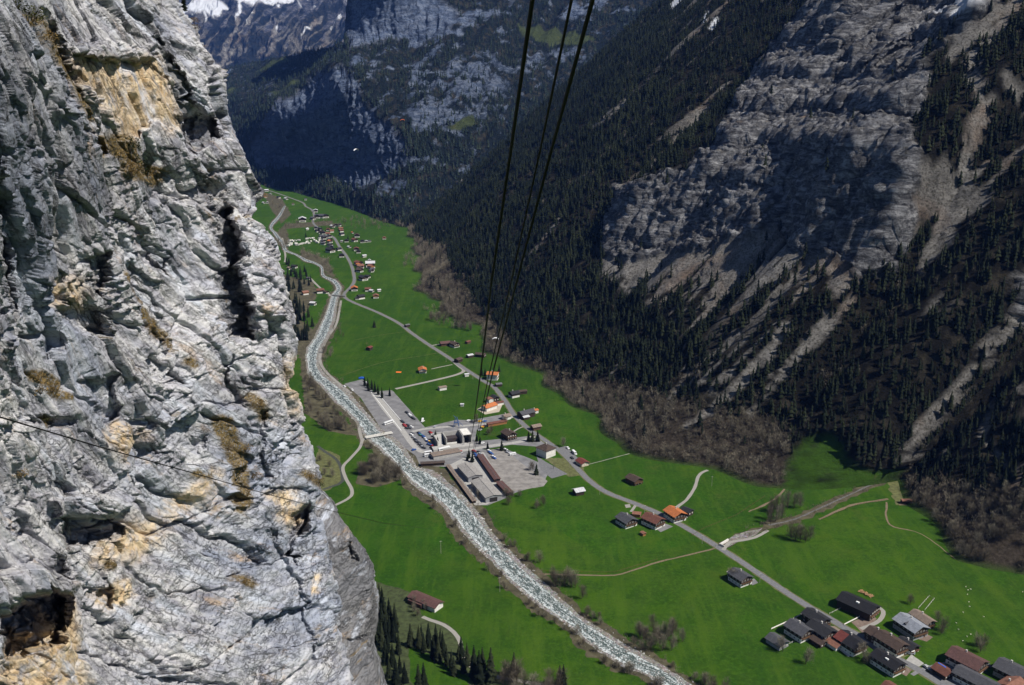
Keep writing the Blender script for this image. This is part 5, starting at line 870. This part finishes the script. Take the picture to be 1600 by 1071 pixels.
ROWS = [('left row of station car park', 'A', (20, 6), [(140, 735, 'white'), (150, 722, 'grey'), (160, 760, 'silver'), (178, 785, 'dark'), (192, 802, 'grey'), (210, 812, 'dark'), (222, 828, 'grey'), (238, 840, 'dark'), (246, 852, 'silver'), (260, 862, 'dark')]), ('middle row of station car park', 'A', (20, 6), [(212, 718, 'dark'), (222, 730, 'blue'), (232, 742, 'green'), (250, 748, 'blue'), (262, 762, 'blue'), (276, 775, 'white'), (287, 790, 'white'), (296, 800, 'blue'), (314, 803, 'yellow'), (322, 815, 'dark'), (306, 828, 'blue'), (330, 838, 'blue'), (345, 845, 'red'), (335, 862, 'dark')]),
        ('right row of station car park', 'A', (20, 6), [(322, 712, 'red'), (332, 728, 'red'), (352, 752, 'dark'), (368, 772, 'red'), (382, 782, 'grey'), (362, 885, 'dark'), (425, 848, 'dark')]), ('upper row beside the green field', 'A', (20, 6), [(95, 520, 'dark'), (108, 530, 'dark'), (122, 540, 'white'), (128, 552, 'white'), (136, 562, 'silver'), (150, 572, 'dark'), (162, 582, 'dark')]), ('upper row beside the pale lane', 'A', (20, 6), [(50, 602, 'grey'), (58, 614, 'dark'), (70, 640, 'red'), (76, 652, 'red'), (95, 672, 'dark'), (108, 640, 'grey'), (122, 655, 'dark'), (140, 660, 'white'), (128, 672, 'grey')]),
        ('small row by the brown garages', 'A', (20, 6), [(740, 892, 'red'), (748, 908, 'dark'), (755, 925, 'blue'), (765, 945, 'blue'), (790, 900, 'grey'), (800, 920, 'silver'), (820, 940, 'white')]), ('left edge of gravel yard', 'A', (20, 6), [(885, 890, 'white'), (895, 905, 'blue'), (908, 918, 'blue'), (925, 945, 'white'), (935, 960, 'blue')]), ('right edge of gravel yard', 'A', (20, 6), [(1045, 878, 'white'), (1056, 892, 'dark'), (1064, 904, 'silver')]),
        ('yard above the station', 'A', (10, -5), [(690, 600, 'white'), (720, 606, 'grey'), (765, 600, 'grey'), (800, 605, 'yellow'), (835, 600, 'silver'), (850, 606, 'blue'), (800, 690, 'silver'), (812, 672, 'dark'), (826, 662, 'yellow'), (836, 655, 'red'), (858, 655, 'dark'), (885, 645, 'white'), (250, 606, 'white'), (370, 657, 'silver')]), ('lower station road', 'A', (10, -3), [(552, 850, 'dark'), (605, 840, 'white'), (648, 850, 'white'), (625, 852, 'dark'), (605, 895, 'red'), (612, 912, 'silver'), (165, 880, 'blue'), (822, 815, 'white')]),
        ('upper car park beside the spruces', 'B', (12, 8), [(370, 85, 'white'), (382, 95, 'white'), (392, 102, 'white'), (205, 128, 'white'), (268, 158, 'white')]), ('roadside workshop yard', 'C', (12, 8), [(205, 262, 'white'), (190, 250, 'dark'), (180, 298, 'dark'), (238, 348, 'white'), (145, 215, 'white')]), ('lower right hamlet', 'D', (12, 8), [(690, 950, 'dark'), (640, 905, 'silver'), (1205, 885, 'dark')])]
ORG = dict(A=(6.154, 620, 560), B=(5.333, 500, 580), C=(5.333, 860, 660), D=(5.915, 1340, 890)); SHD = dict(white='white', silver='silver', dark='black', grey='grey', blue='dark blue', red='red', green='green', yellow='yellow')
for g, o_, d_, L in ROWS:
    s, x0, y0 = ORG[o_]
    for i, (x, y, c) in enumerate(L):
        X, Y = x/s+x0, y/s+y0; car(X, Y, c, axis(X, Y, *d_)+rnd.uniform(-.06, .06), f'{SHD[c]} parked car, {"fourteenth" if i > 12 else "thirteenth" if i > 11 else ORD[i]} from the top, {g}', 'cars in the '+g)
M_WHT = simple('white_bodywork', (.74, .74, .73), .06, .5, .35, .5)
def bus(a, b, label, name='bus', L=12.5, H=3.1, W=2.6, roofc=None):
    A_, B_ = G(*a), G(*b); th = math.atan2(B_[1]-A_[1], B_[0]-A_[0]); r = empty(name, (*((A_+B_)/2)[:2], .08), th, label=label, cat=name); h = L/2
    MB().prism([(-h, .4), (h, .4), (h+.1, 1.2), (h-.1, H), (-h, H)], -W/2, W/2).build('body', M_WHT, r); MB().box(-h+.6, h-.9, -W/2-.03, W/2+.03, 1.5, 2.4 if H > 2.5 else 1.9).build('windows', M_GLS, r); MB().add([(h+.08, -W/2+.15, 1.3), (h+.08, W/2-.15, 1.3), (h-.02, W/2-.15, H-.3), (h-.02, -W/2+.15, H-.3)], [(0, 1, 2, 3)]).build('windscreen', M_GLS, r)
    for x in (-h*.62, h*.6):
        for y in (-W/2+.1, W/2-.1): o = child('wheel', CWH, r, (x, y, .45), 0, (1.4, 1, 1.4))
bus((685, 706), (703, 701.5), 'long white bus in front of the cable car station'); bus((600, 665), (614.5, 660), 'white bus parked beside the pale lane of the upper car park'); bus((798, 712), (804, 711), 'white van on the right edge of the gravel yard', 'van', 6.5, 2.5, 2.2); bus((660, 660), (661, 656), 'white delivery van at the field corner above the car park', 'van', 6, 2.5, 2.1)
for i, (x, y) in enumerate([(669, 709.5), (669, 713.5)]): bus((x-3.5, y+.5), (x+3.5, y-.5), ['upper', 'lower'][i]+' white lorry of the pair beside the long flat building', 'lorry', 7.5, 2.9, 2.4)
bus((1415, 1021), (1429, 1023), 'white van beside the grey yard of the lower right hamlet', 'van', 5.5, 2.4, 2.1); bus((895, 707), (899, 711), 'white lorry behind the red roofed workshop', 'lorry', 7, 2.8, 2.3)
# ---------------- station, sheds, bridge ----------------
def block(name, quad, z0_, z1_, m, parent=None):
    Q = [G(*q) for q in quad]; V = [(q[0], q[1], z0_) for q in Q]+[(q[0], q[1], z1_) for q in Q]; n = len(Q)
    return mk(name, V, [tuple(range(n))[::-1], tuple(range(n, 2*n))]+[(i, (i+1) % n, (i+1) % n+n, i+n) for i in range(n)], m, parent)
S = empty('cable_car_station'); tag(S, 'concrete cable car station with open dark hall where the cables end', 'station')
M_DK = simple('dark_interior', (.025, .022, .022), .3); MC2 = MW['concrete']
def sblk(nm, x0, x1, y0, y1, z0_, z1_, m): return MB().box(x0, x1, y0, y1, z0_, z1_).build(nm, m, S)
o0 = G(712, 699); S.location = (o0[0], o0[1], .08); S.rotation_euler.z = axis(712, 699, 10, -1.2)
sblk('platform', -24, 17, -6, 3, 0, 2.2, MC2); sblk('rear_wall', -17, 17, 21, 22, 0, 9, MC2); sblk('hall_wall', -18, -17, 3, 22, 0, 7, MC2); sblk('hall_wall', -9, -8, 3, 22, 0, 9, MC2); sblk('hall_wall', 8, 9, 3, 22, 0, 10, MC2)
sblk('hall_wall', 17, 18, 3, 22, 0, 10.5, MC2); sblk('roof_slab', 9, 17, 4, 21, 10, 10.6, MW['plaster']); sblk('hall_floor', -8, 8, 3, 21, 0, 1, M_DK); sblk('hall_floor', -17, -9, 3, 21, 0, 1.5, M_DK); sblk('front_beam', -8, 2, 3, 4, 2.4, 4, MW['plaster'])
MB().add([(-17, 4, 1.6), (-12, 4, 1.6), (-9.2, 21, 7.6), (-17, 21, 7.6), (-17, 4, 1.2), (-12, 4, 1.2), (-9.2, 21, 7.2), (-17, 21, 7.2)], [(0, 1, 2, 3), (7, 6, 5, 4), (0, 4, 5, 1), (1, 5, 6, 2), (2, 6, 7, 3), (3, 7, 4, 0)]).build('ramp', MC2, S)
sblk('machine_house', -6, 6, 12, 20, 1, 5, simple('dark_metal_cladding', (.05, .04, .04), .3)); sblk('column', 8.2, 8.8, -1, 0, 2.2, 9, MC2); sblk('column', 16, 16.6, -1, 0, 2.2, 9, MC2); sblk('rear_canopy', -20, 18, 22, 26, 6.4, 6.9, MC2)
t_ = empty('steel_tower'); tag(t_, 'blue steel lattice mast with slanted struts behind the station', 'mast'); o1 = G(713, 667); t_.location = (o1[0], o1[1], .08); M_BL = simple('blue_steel', (.05, .10, .24), .2, 1, .5)
for x, y in ((-3, -2), (3, -2), (3, 2), (-3, 2)): MB().tube([(x, y, 0), (x*.25, y*.25, 11)], .3, 6).build('leg', M_BL, t_)
b = MB()
for z_ in (2.5, 5, 7.5):
    k = 1-z_/11*.75; c4 = [(-3*k, -2*k, z_), (3*k, -2*k, z_), (3*k, 2*k, z_), (-3*k, 2*k, z_), (-3*k, -2*k, z_)]; b.tube(c4, .16, 5)
b.build('bracing', M_BL, t_); MB().tube([(7, 0, 1), (-3, 0, 13)], .22, 6).build('slanted_strut', M_BL, t_); MB().box(-2.6, 2.6, -1.8, 1.8, 4.8, 5.1).build('platform', M_BL, t_)
def hall(ra, rb, W, H, roof, wall, label, cat='warehouse', pitch=.2, name='warehouse'):
    A_, B_ = G(*ra, H), G(*rb, H); c = (A_+B_)/2; L = np.linalg.norm(B_-A_); th = math.atan2(B_[1]-A_[1], B_[0]-A_[0]); r = empty(name, (c[0], c[1], .05), th, label=label, cat=cat); hl, hw = L/2, W/2; top = H+hw*pitch
    b = MB(); V = [(x, y, z) for x in (-hl, hl) for y, z in ((-hw, 0), (hw, 0), (hw, H), (0, top), (-hw, H))]; b.add(V, [(0, 1, 2, 3, 4), (9, 8, 7, 6, 5), (0, 5, 6, 1), (1, 6, 7, 2), (4, 9, 5, 0), (2, 7, 8, 3), (3, 8, 9, 4)]); b.build('wall', wall, r)
    b = MB()
    for s in (-1, 1):
        q = [(0, top+.05), (s*(hw+.6), H+.05-.6*pitch), (s*(hw+.6), H+.3-.6*pitch), (0, top+.3)]; V = [(x, y, z) for x in (-hl-.7, hl+.7) for y, z in q]; b.add(V, [(0, 1, 2, 3), (7, 6, 5, 4), (0, 4, 5, 1), (1, 5, 6, 2), (2, 6, 7, 3)])
    b.build('roof', roof, r); MB().box(hl+.01, hl+.1, -hw*.5, hw*.5, 0, H*.8).build('gate', M_DK, r); MB().box(-hl, hl, -.15, .15, top+.3, top+.42).build('ridge_cap', MR['gray'], r); return r
hall((725.5, 726), (743, 744.5), 14, 5, MR['pale'], MW['gray'], 'pale roofed warehouse nearest the station where the cables end'); hall((748, 750), (771, 776), 14.5, 5, MR['pale'], MW['gray'], 'pale roofed warehouse further from the station, nearer the viewer')
hall((750, 711), (777, 749), 5.5, 3, MR['maroon'], MW['dwood'], 'long maroon roofed garage row beside the gravel yard, part nearer the station', 'garages', .12, 'garage_row'); hall((780, 753), (797, 770), 5.5, 3, MR['maroon'], MW['dwood'], 'shorter maroon roofed garage row at the end of the gravel yard', 'garages', .12, 'garage_row')
hall((675, 711), (717, 703.5), 9, 3.6, MR['tan'], MW['concrete'], 'long flat concrete roofed building beside the lower station road', 'building', .05, 'flat_building'); hall((658, 724), (694, 722), 4.5, 2.6, MR['brown'], MW['dwood'], 'low brown roofed shed along the river side of the yard', 'shed', .1, 'riverside_shed'); hall((700, 727), (741, 783), 3.0, 2.2, MR['tan'], MW['dwood'], 'long low brown wall shed along the river edge of the warehouses', 'shed', .1, 'long_shed')
# footbridge
a_, b_ = G(571, 684.5, 1.5), G(613, 676.5, 1.5); Lb = np.linalg.norm(b_-a_); r = empty('bridge', (*((a_+b_)/2)[:2], 0), math.atan2(b_[1]-a_[1], b_[0]-a_[0]), label='pale narrow concrete bridge over the river beside the car park', cat='bridge')
MB().box(-Lb/2, Lb/2, -1.9, 1.9, 1.2, 1.7).build('deck', MW['concrete'], r)
for s in (-1, 1): MB().box(-Lb/2, Lb/2, s*1.8-.08, s*1.8+.08, 1.7, 2.7).build('parapet', MW['plaster'], r); MB().box(s*Lb*.3-.6, s*Lb*.3+.6, -1.6, 1.6, -.5, 1.2).build('pier', MW['concrete'], r)
a_, b_ = G(519, 461.5, 1.2), G(540, 463, 1.2); Lb = np.linalg.norm(b_-a_); r = empty('bridge', (*((a_+b_)/2)[:2], 0), math.atan2(b_[1]-a_[1], b_[0]-a_[0]), label='small far bridge where the road touches the river', cat='bridge'); MB().box(-Lb/2, Lb/2, -2, 2, .9, 1.3).build('deck', MW['concrete'], r)
for s in (-1, 1): MB().box(-Lb/2, Lb/2, s*1.9-.08, s*1.9+.08, 1.3, 2.1).build('parapet', MW['concrete'], r)
a_ = G(1131, 849); r = empty('culvert_weir', (a_[0], a_[1], 0), axis(1131, 849, 10, -6), label='pale concrete sill across the brook mouth beside the road', cat='weir'); MB().box(-6, 6, -.5, .5, 0, 1.6).build('sill', MW['plaster'], r); MB().box(-6, -5, -4, 0, 0, 1.6).build('side_wall', MW['concrete'], r)
# wood pile, tarp, orange sheet
bl = MB(); rr = random.Random(2)
for i in range(60): x, y = rr.uniform(-5, 5), rr.uniform(-1.2, 1.2); a = rr.random()*3; bl.tube([(x-math.cos(a), y-math.sin(a), rr.uniform(.2, 1.1)), (x+math.cos(a), y+math.sin(a), rr.uniform(.2, 1.3))], .28, 5)
g_ = G(1353, 929); o = bl.build('log_pile', simple('cut_wood', (.34, .20, .10), .35)); o.location = (g_[0], g_[1], 0); o.rotation_euler.z = axis(1352, 926, 10, 5); tag(o, 'heap of orange cut timber behind the large black roofed barn', 'log pile')
g_ = G(623, 582); o = MB().prism([(-2, .02), (2, .02), (1.7, .5), (.4, .7), (-1.8, .35)], -3.2, 3.2).build('orange_sheet', simple('orange_cloth', (.75, .16, .03), .1)); o.location = (g_[0], g_[1], 0); o.rotation_euler.z = 1.5; tag(o, 'orange landed paraglider cloth lying in the green field', 'cloth')
g_ = G(565, 592); o = MB().prism([(-3.5, .0), (3.5, 0), (3.2, 1.6), (0, 2.1), (-3.4, 1.5)], -1.6, 1.6).build('blue_tent', simple('blue_cloth', (.02, .10, .5), .1)); o.location = (g_[0], g_[1], 0); tag(o, 'blue covered trailer at the corner of the upper car park', 'trailer')
# poles
def pole(x, y, h, label):
    g = G(x, y); r = empty('utility_pole', (g[0], g[1], 0), .5, label=label, cat='utility pole'); MB().tube([(0, 0, 0), (0, 0, h)], .16, 7, .1).build('post', simple('weathered_pole', (.34, .32, .28), .2), r); MB().box(-.9, .9, -.08, .08, h-.7, h-.55).build('crossarm', M_CHIM, r)
pole(781, 925, 12, 'wooden utility pole in the meadow right of the red farm building'); pole(689, 865, 11, 'thin utility pole in the meadow left of the river'); pole(1112, 760, 10, 'utility pole near the path to the forest edge')
# fences : posts and rails along plots
def fence(pts, label, h=1.1, m=None, solid=False):
    W_ = [G(*p) for p in pts]; r = empty('fence', (W_[0][0], W_[0][1], 0), 0, label=label, cat='fence'); b = MB(); o_ = W_[0]
    for a, c in zip(W_[:-1], W_[1:]):
        n = max(1, int(np.linalg.norm(c-a)/3.0))
        for i in range(n+1): q = a+(c-a)*i/n-o_; b.box(q[0]-.09, q[0]+.09, q[1]-.09, q[1]+.09, 0, h)
    b.build('posts', m or M_FRAME, r); b = MB()
    for z_ in (.45, .95): b.tube([tuple((p-o_)[:2])+(z_,) for p in W_], .05 if not solid else .22, 4)
    b.build('rails', m or M_FRAME, r)
fence([(1205, 984), (1240, 968), (1262, 955)], 'pale fence along the upper garden edge of the left hamlet', solid=True); fence([(1231, 1008), (1245, 1001), (1261, 993)], 'pale fence below the slate roofed chalet garden'); fence([(1296, 960), (1316, 950)], 'short fence between the road and the black barn'); fence([(1319, 977), (1341, 966), (1345, 963)], 'pale fence beside the riding ground', solid=True); fence([(1435, 951), (1452, 932), (1460, 936), (1445, 954)], 'pale fence of the small paddock above the tan roofed building')
fence([(1080, 838), (1100, 826), (1150, 806), (1195, 776)], 'thin fence line crossing the field towards the wooded slope', .9, M_WOODB); fence([(1283, 812), (1340, 789), (1386, 781)], 'low fence line running parallel to the brook', .9, M_WOODB); fence([(846, 893), (915, 895), (960, 895), (1027, 875)], 'thin fence line along the brown field track', .9, M_WOODB)
for x, y, h_ in [(700, 562, 8), (742, 590, 8), (787, 626, 8), (815, 662, 8), (893, 727, 8), (940, 769, 8), (1010, 799, 8), (1100, 846, 8), (1190, 907, 8)]: pole(x-3, y+4, h_, 'roadside utility pole')
# sheep
def proto_sheep():
    r = empty('sheep'); b = bmesh.new(); bmesh.ops.create_icosphere(b, subdivisions=2, radius=1)
    for v_ in b.verts: v_.co = (v_.co.x*.55, v_.co.y*.27, v_.co.z*.30+.62); v_.co.z += .03*math.sin(v_.co.x*9)
    me = bpy.data.meshes.new('body'); b.to_mesh(me); b.free(); me.materials.append(MW['plaster']); q = bpy.data.objects.new('body', me); COL.objects.link(q); q.parent = r
    bb = MB(); bb.tube([(.42, 0, .72), (.62, 0, .88), (.85, 0, .78)], .12, 6, .06); bb.build('head', MW['cream'], r)
    for x in (-.32, .32):
        for y in (-.13, .13): MB().tube([(x, y, .5), (x+.02, y, .26), (x, y, 0)], .06, 5, .035).build('leg', MW['cream'], r)
    return r
sh = proto_sheep(); tag(sh, 'white sheep grazing in the lower right green field', 'sheep', 'sheep in the lower right field'); ft = True
for x, y in [(1000, 165), (1020, 195), (1045, 188), (1015, 235), (1028, 305), (1035, 348), (1165, 442), (912, 500), (1045, 605), (972, 665), (930, 560), (1010, 625), (975, 402), (1525, 212)]:
    g = G(x/5.915+1340, y/5.915+890)
    if ft: sh.location = g; sh.rotation_euler.z = 1; sh.scale = (.9,)*3; ft = False
    else: dup(sh, g, rnd.random()*6, .9)
# ---------------- paragliders ----------------
def glider(px, py, D, sp, ax, col, label):
    c = at(px, py, D); r = empty('paraglider', c, ax, label=label, cat='paraglider'); V = []; n = 14
    for i in range(n+1):
        a = (i/n-.5)*2.2; x = math.sin(a)*sp/2/math.sin(1.1); z = (math.cos(a)-1)*sp*.42; ch = 1.5*math.cos(a*.75)
        V += [(x, -ch, z), (x, ch, z-.05), (x, ch*.2, z+.35), (x, -ch, z-.12)]
    F = [(4*i+j, 4*i+(j+1) % 4, 4*i+4+(j+1) % 4, 4*i+4+j) for i in range(n) for j in range(4)]; mk('canopy', V, F, col, r)
    b = MB()
    for i in range(0, n+1, 2): b.tube([V[4*i], (0, 0, -sp*.62)], .02, 3, cap=False)
    b.build('lines', M_TYRE, r); b = MB(); b.tube([(0, .1, -sp*.62-.9), (0, 0, -sp*.62-.45), (0, 0, -sp*.62+.15)], .22, 6, .16); b.tube([(0, 0, -sp*.62+.15), (0, 0, -sp*.62+.42)], .13, 6, .1); b.tube([(0, 0, -sp*.62-.8), (.12, -.75, -sp*.62-.85), (.12, -1.0, -sp*.62-1.3)], .11, 5, .06); b.build('person', M_DK, r)
MO_, MWh = simple('orange_canopy', (.75, .16, .05), .1), simple('white_canopy', (.8, .8, .8), .05)
glider(629, 187, 1500, 8, .3, MO_, 'tiny orange paraglider in front of the distant cliff'); glider(556, 233, 1300, 10, 1.1, MWh, 'white crescent paraglider in front of the great blue cliff'); glider(774, 528, 1050, 8, .1, MWh, 'white paraglider right beside the lower cables')
# ---------------- cables ----------------
M_CAB = simple('cable_steel', (.010, .009, .009), .2, 4, .7, .15)
def cable(pts, r, label, r1=None):
    W_ = np.array([at(x, y, D) for x, y, D in pts]); P_ = []
    # a smooth rope through the given points in space
    t = [0]+list(np.cumsum([np.linalg.norm(W_[i+1]-W_[i])**.5 for i in range(len(W_)-1)])); n = len(W_)
    for s in np.concatenate([np.linspace(0, t[1], 24, endpoint=False)]+[np.linspace(t[i], t[i+1], 24, endpoint=False) for i in range(1, n-1)]+[[t[-1]]]):
        k = min(int(np.searchsorted(t, s, side='right'))-1, n-2); f = (s-t[k])/(t[k+1]-t[k]); P_.append(W_[k]*(1-f)+W_[k+1]*f)
    o = MB().tube(P_, r, 8).build('cable', M_CAB, smooth=True); return tag(o, label, 'cable')
DS = proj(G(728, 730, 6))[2]
cable([(836, -40, 17), (832, 0, 18.5), (796, 250, 27), (768, 440, 36), (750, 590, 62), (739, 670, 150), (726, 733, DS)], .05, 'thick black cable, leftmost of the three running down to the station')
cable([(899, -40, 25), (893, 0, 27), (845, 230, 39), (801, 430, 52), (763, 590, 85), (745, 680, 200), (733, 728, DS+6)], .05, 'thinner black cable, middle of the three running down to the station')
cable([(934, -40, 17), (926, 0, 18.5), (863, 230, 27), (810, 430, 36), (768, 590, 62), (750, 670, 150), (735, 729, DS+6)], .05, 'thick black cable, rightmost of the three running down to the station')
cable([(-60, 637, 34), (0, 652, 38), (150, 697, 48), (300, 739, 62), (420, 773, 85), (520, 799, 125), (600, 818, 190), (668, 826, 330)], .035, 'thin dark cable crossing in front of the pale cliff')
# ---------------- shrubs on the near wall ----------------
def rshrub(seed, m, nm):
    r = random.Random(seed); V, F = [], []
    for i in range(320):
        a, e = r.random()*6.283, r.uniform(-.5, 1.4); R = r.random()**.5; c = (math.cos(a)*math.cos(e)*R, math.sin(a)*math.cos(e)*R, math.sin(e)*R*.8); n = len(V); s = r.uniform(.05, .14)
        V += [(c[0]+r.uniform(-s, s), c[1]+r.uniform(-s, s), c[2]+r.uniform(-s, s)) for _ in range(3)]; F.append((n, n+1, n+2))
    b = MB(); e_ = empty(nm); mk('foliage', V, F, m, e_)
    for i in range(6): a = i*1.05; b.tube([(0, 0, -.6), (math.cos(a)*.3, math.sin(a)*.3, .1), (math.cos(a)*.6, math.sin(a)*.6, .5)], .03, 4, .01)
    b.build('stems', M_TRUNK, e_); return e_
MSg = mat_tree('dark_green_leaves', (.010, .016, .006), (.028, .036, .012), (.07, .07, .025), True, 2); MSb = mat_tree('dry_brown_leaves', (.05, .033, .015), (.14, .09, .035), (.26, .18, .07), True, 2)
prt = [rshrub(1, MSg, 'green_shrub'), rshrub(2, MSb, 'dry_shrub')]; ud = [False, False]
def on_wall(px, py):
    d = (E_px-px)**2+(E_py-py)**2; return E_P[int(np.argmin(d))]
SHR = [(190, 225, 0, 1.3), (200, 250, 0, 1.5), (215, 268, 0, 1.2), (185, 262, 1, 1.2), (232, 272, 1, 1.1), (176, 240, 1, 1.0), (20, 12, 0, 1.3), (45, 25, 0, 1.3), (60, 35, 0, 1.0), (35, 70, 0, .9), (66, 60, 1, .9), (95, 105, 1, .8), (55, 608, 1, 1.0), (72, 606, 1, .9), (60, 655, 0, .7), (50, 590, 1, .9), (388, 745, 1, 1.2), (362, 748, 0, .9), (375, 770, 1, 1.0), (350, 700, 1, .9), (372, 700, 1, 1.2), (172, 882, 1, .8), (395, 630, 1, 1.2), (366, 912, 1, .9), (300, 30, 1, .9), (306, 40, 1, 1.0), (322, 70, 1, 1.1), (333, 88, 0, 1.0), (400, 308, 1, 1.1), (295, 12, 1, .9), (475, 745, 1, 1.4), (492, 752, 1, 1.2), (500, 760, 0, 1.2), (205, 480, 1, .9), (225, 510, 1, 1.0), (250, 535, 1, .8), (108, 120, 1, .7), (145, 20, 0, .6), (285, 568, 1, .7), (18, 740, 1, .8)]
for x, y, k, s in SHR:
    lab = ('dark green shrub' if k == 0 else 'dry brown shrub')+' rooted on the pale rock wall'; L_ = on_wall(x, y); g_ = ('dark green' if k == 0 else 'dry brown')+' shrubs on the rock wall'
    if not ud[k]: ud[k] = True; prt[k].location = L_; prt[k].scale = (s,)*3; tag(prt[k], lab, 'shrub', g_)
    else: dup(prt[k], L_, rnd.random()*6, (s, s, s*.8), lab, g_, 'shrub')
for x, y, D, h in [(350, 205, 146, 7), (356, 225, 146, 6.5), (362, 240, 148, 5), (349, 185, 150, 7), (372, 262, 150, 4), (296, 18, 140, 3.5)]:
    dup(PC[x % 4], at(x-8, y, D), 0, (h*1.1, h*1.1, h), 'small dark conifer clinging behind the edge of the pale rock wall', 'conifers behind the wall edge', 'tree')
for o in PC+PBr+prt:
    if 'label' not in o: 
        for c_ in list(o.children): bpy.data.objects.remove(c_)
        bpy.data.objects.remove(o)
for k in FP:
    if not FP[k][1]:
        for c_ in list(FP[k][0].children): bpy.data.objects.remove(c_)
        bpy.data.objects.remove(FP[k][0])

k_ = 0
for o in COL.objects:
    if o.get('label') == 'roadside utility pole': k_ += 1; o['label'] = 'slim roadside utility pole, '+ORD[k_-1]+' from the top along the valley road'; o['group'] = 'roadside utility poles'
# repeats that stand in a row or group say which one they are
def nth(i): return f'{i}{"th" if 10 <= i % 100 <= 20 else {1: "st", 2: "nd", 3: "rd"}.get(i % 10, "th")}'
from collections import defaultdict
by = defaultdict(list)
for o in COL.objects:
    if o.parent is None and 'group' in o and 'label' in o and o['category'] != 'car': by[o['label']].append(o)
for lab, L in by.items():
    if 1 < len(L) <= 70 and len(lab.split()) <= 12:
        L.sort(key=lambda o: proj(np.array(o.location))[0])
        for i, o in enumerate(L): o['label'] = lab+', '+nth(i+1)+' from the left'
# ---------------- haze ----------------
hm = bpy.data.materials.new('haze_air'); hm.use_nodes = True; ht = hm.node_tree; ht.nodes.remove(ht.nodes['Principled BSDF'])
pv = ht.nodes.new('ShaderNodeVolumePrincipled'); pv.inputs['Color'].default_value = (.15, .34, 1, 1); pv.inputs['Density'].default_value = 2.0e-5; pv.inputs['Anisotropy'].default_value = .0
ht.links.new(pv.outputs[0], ht.nodes['Material Output'].inputs['Volume'])
hz = MB().box(-12800, 12800, -12800, 13000, -60, 3600).build('haze', hm); tag(hz, kind='stuff', label='thin blue mountain air that fades the far cliffs', cat='haze')
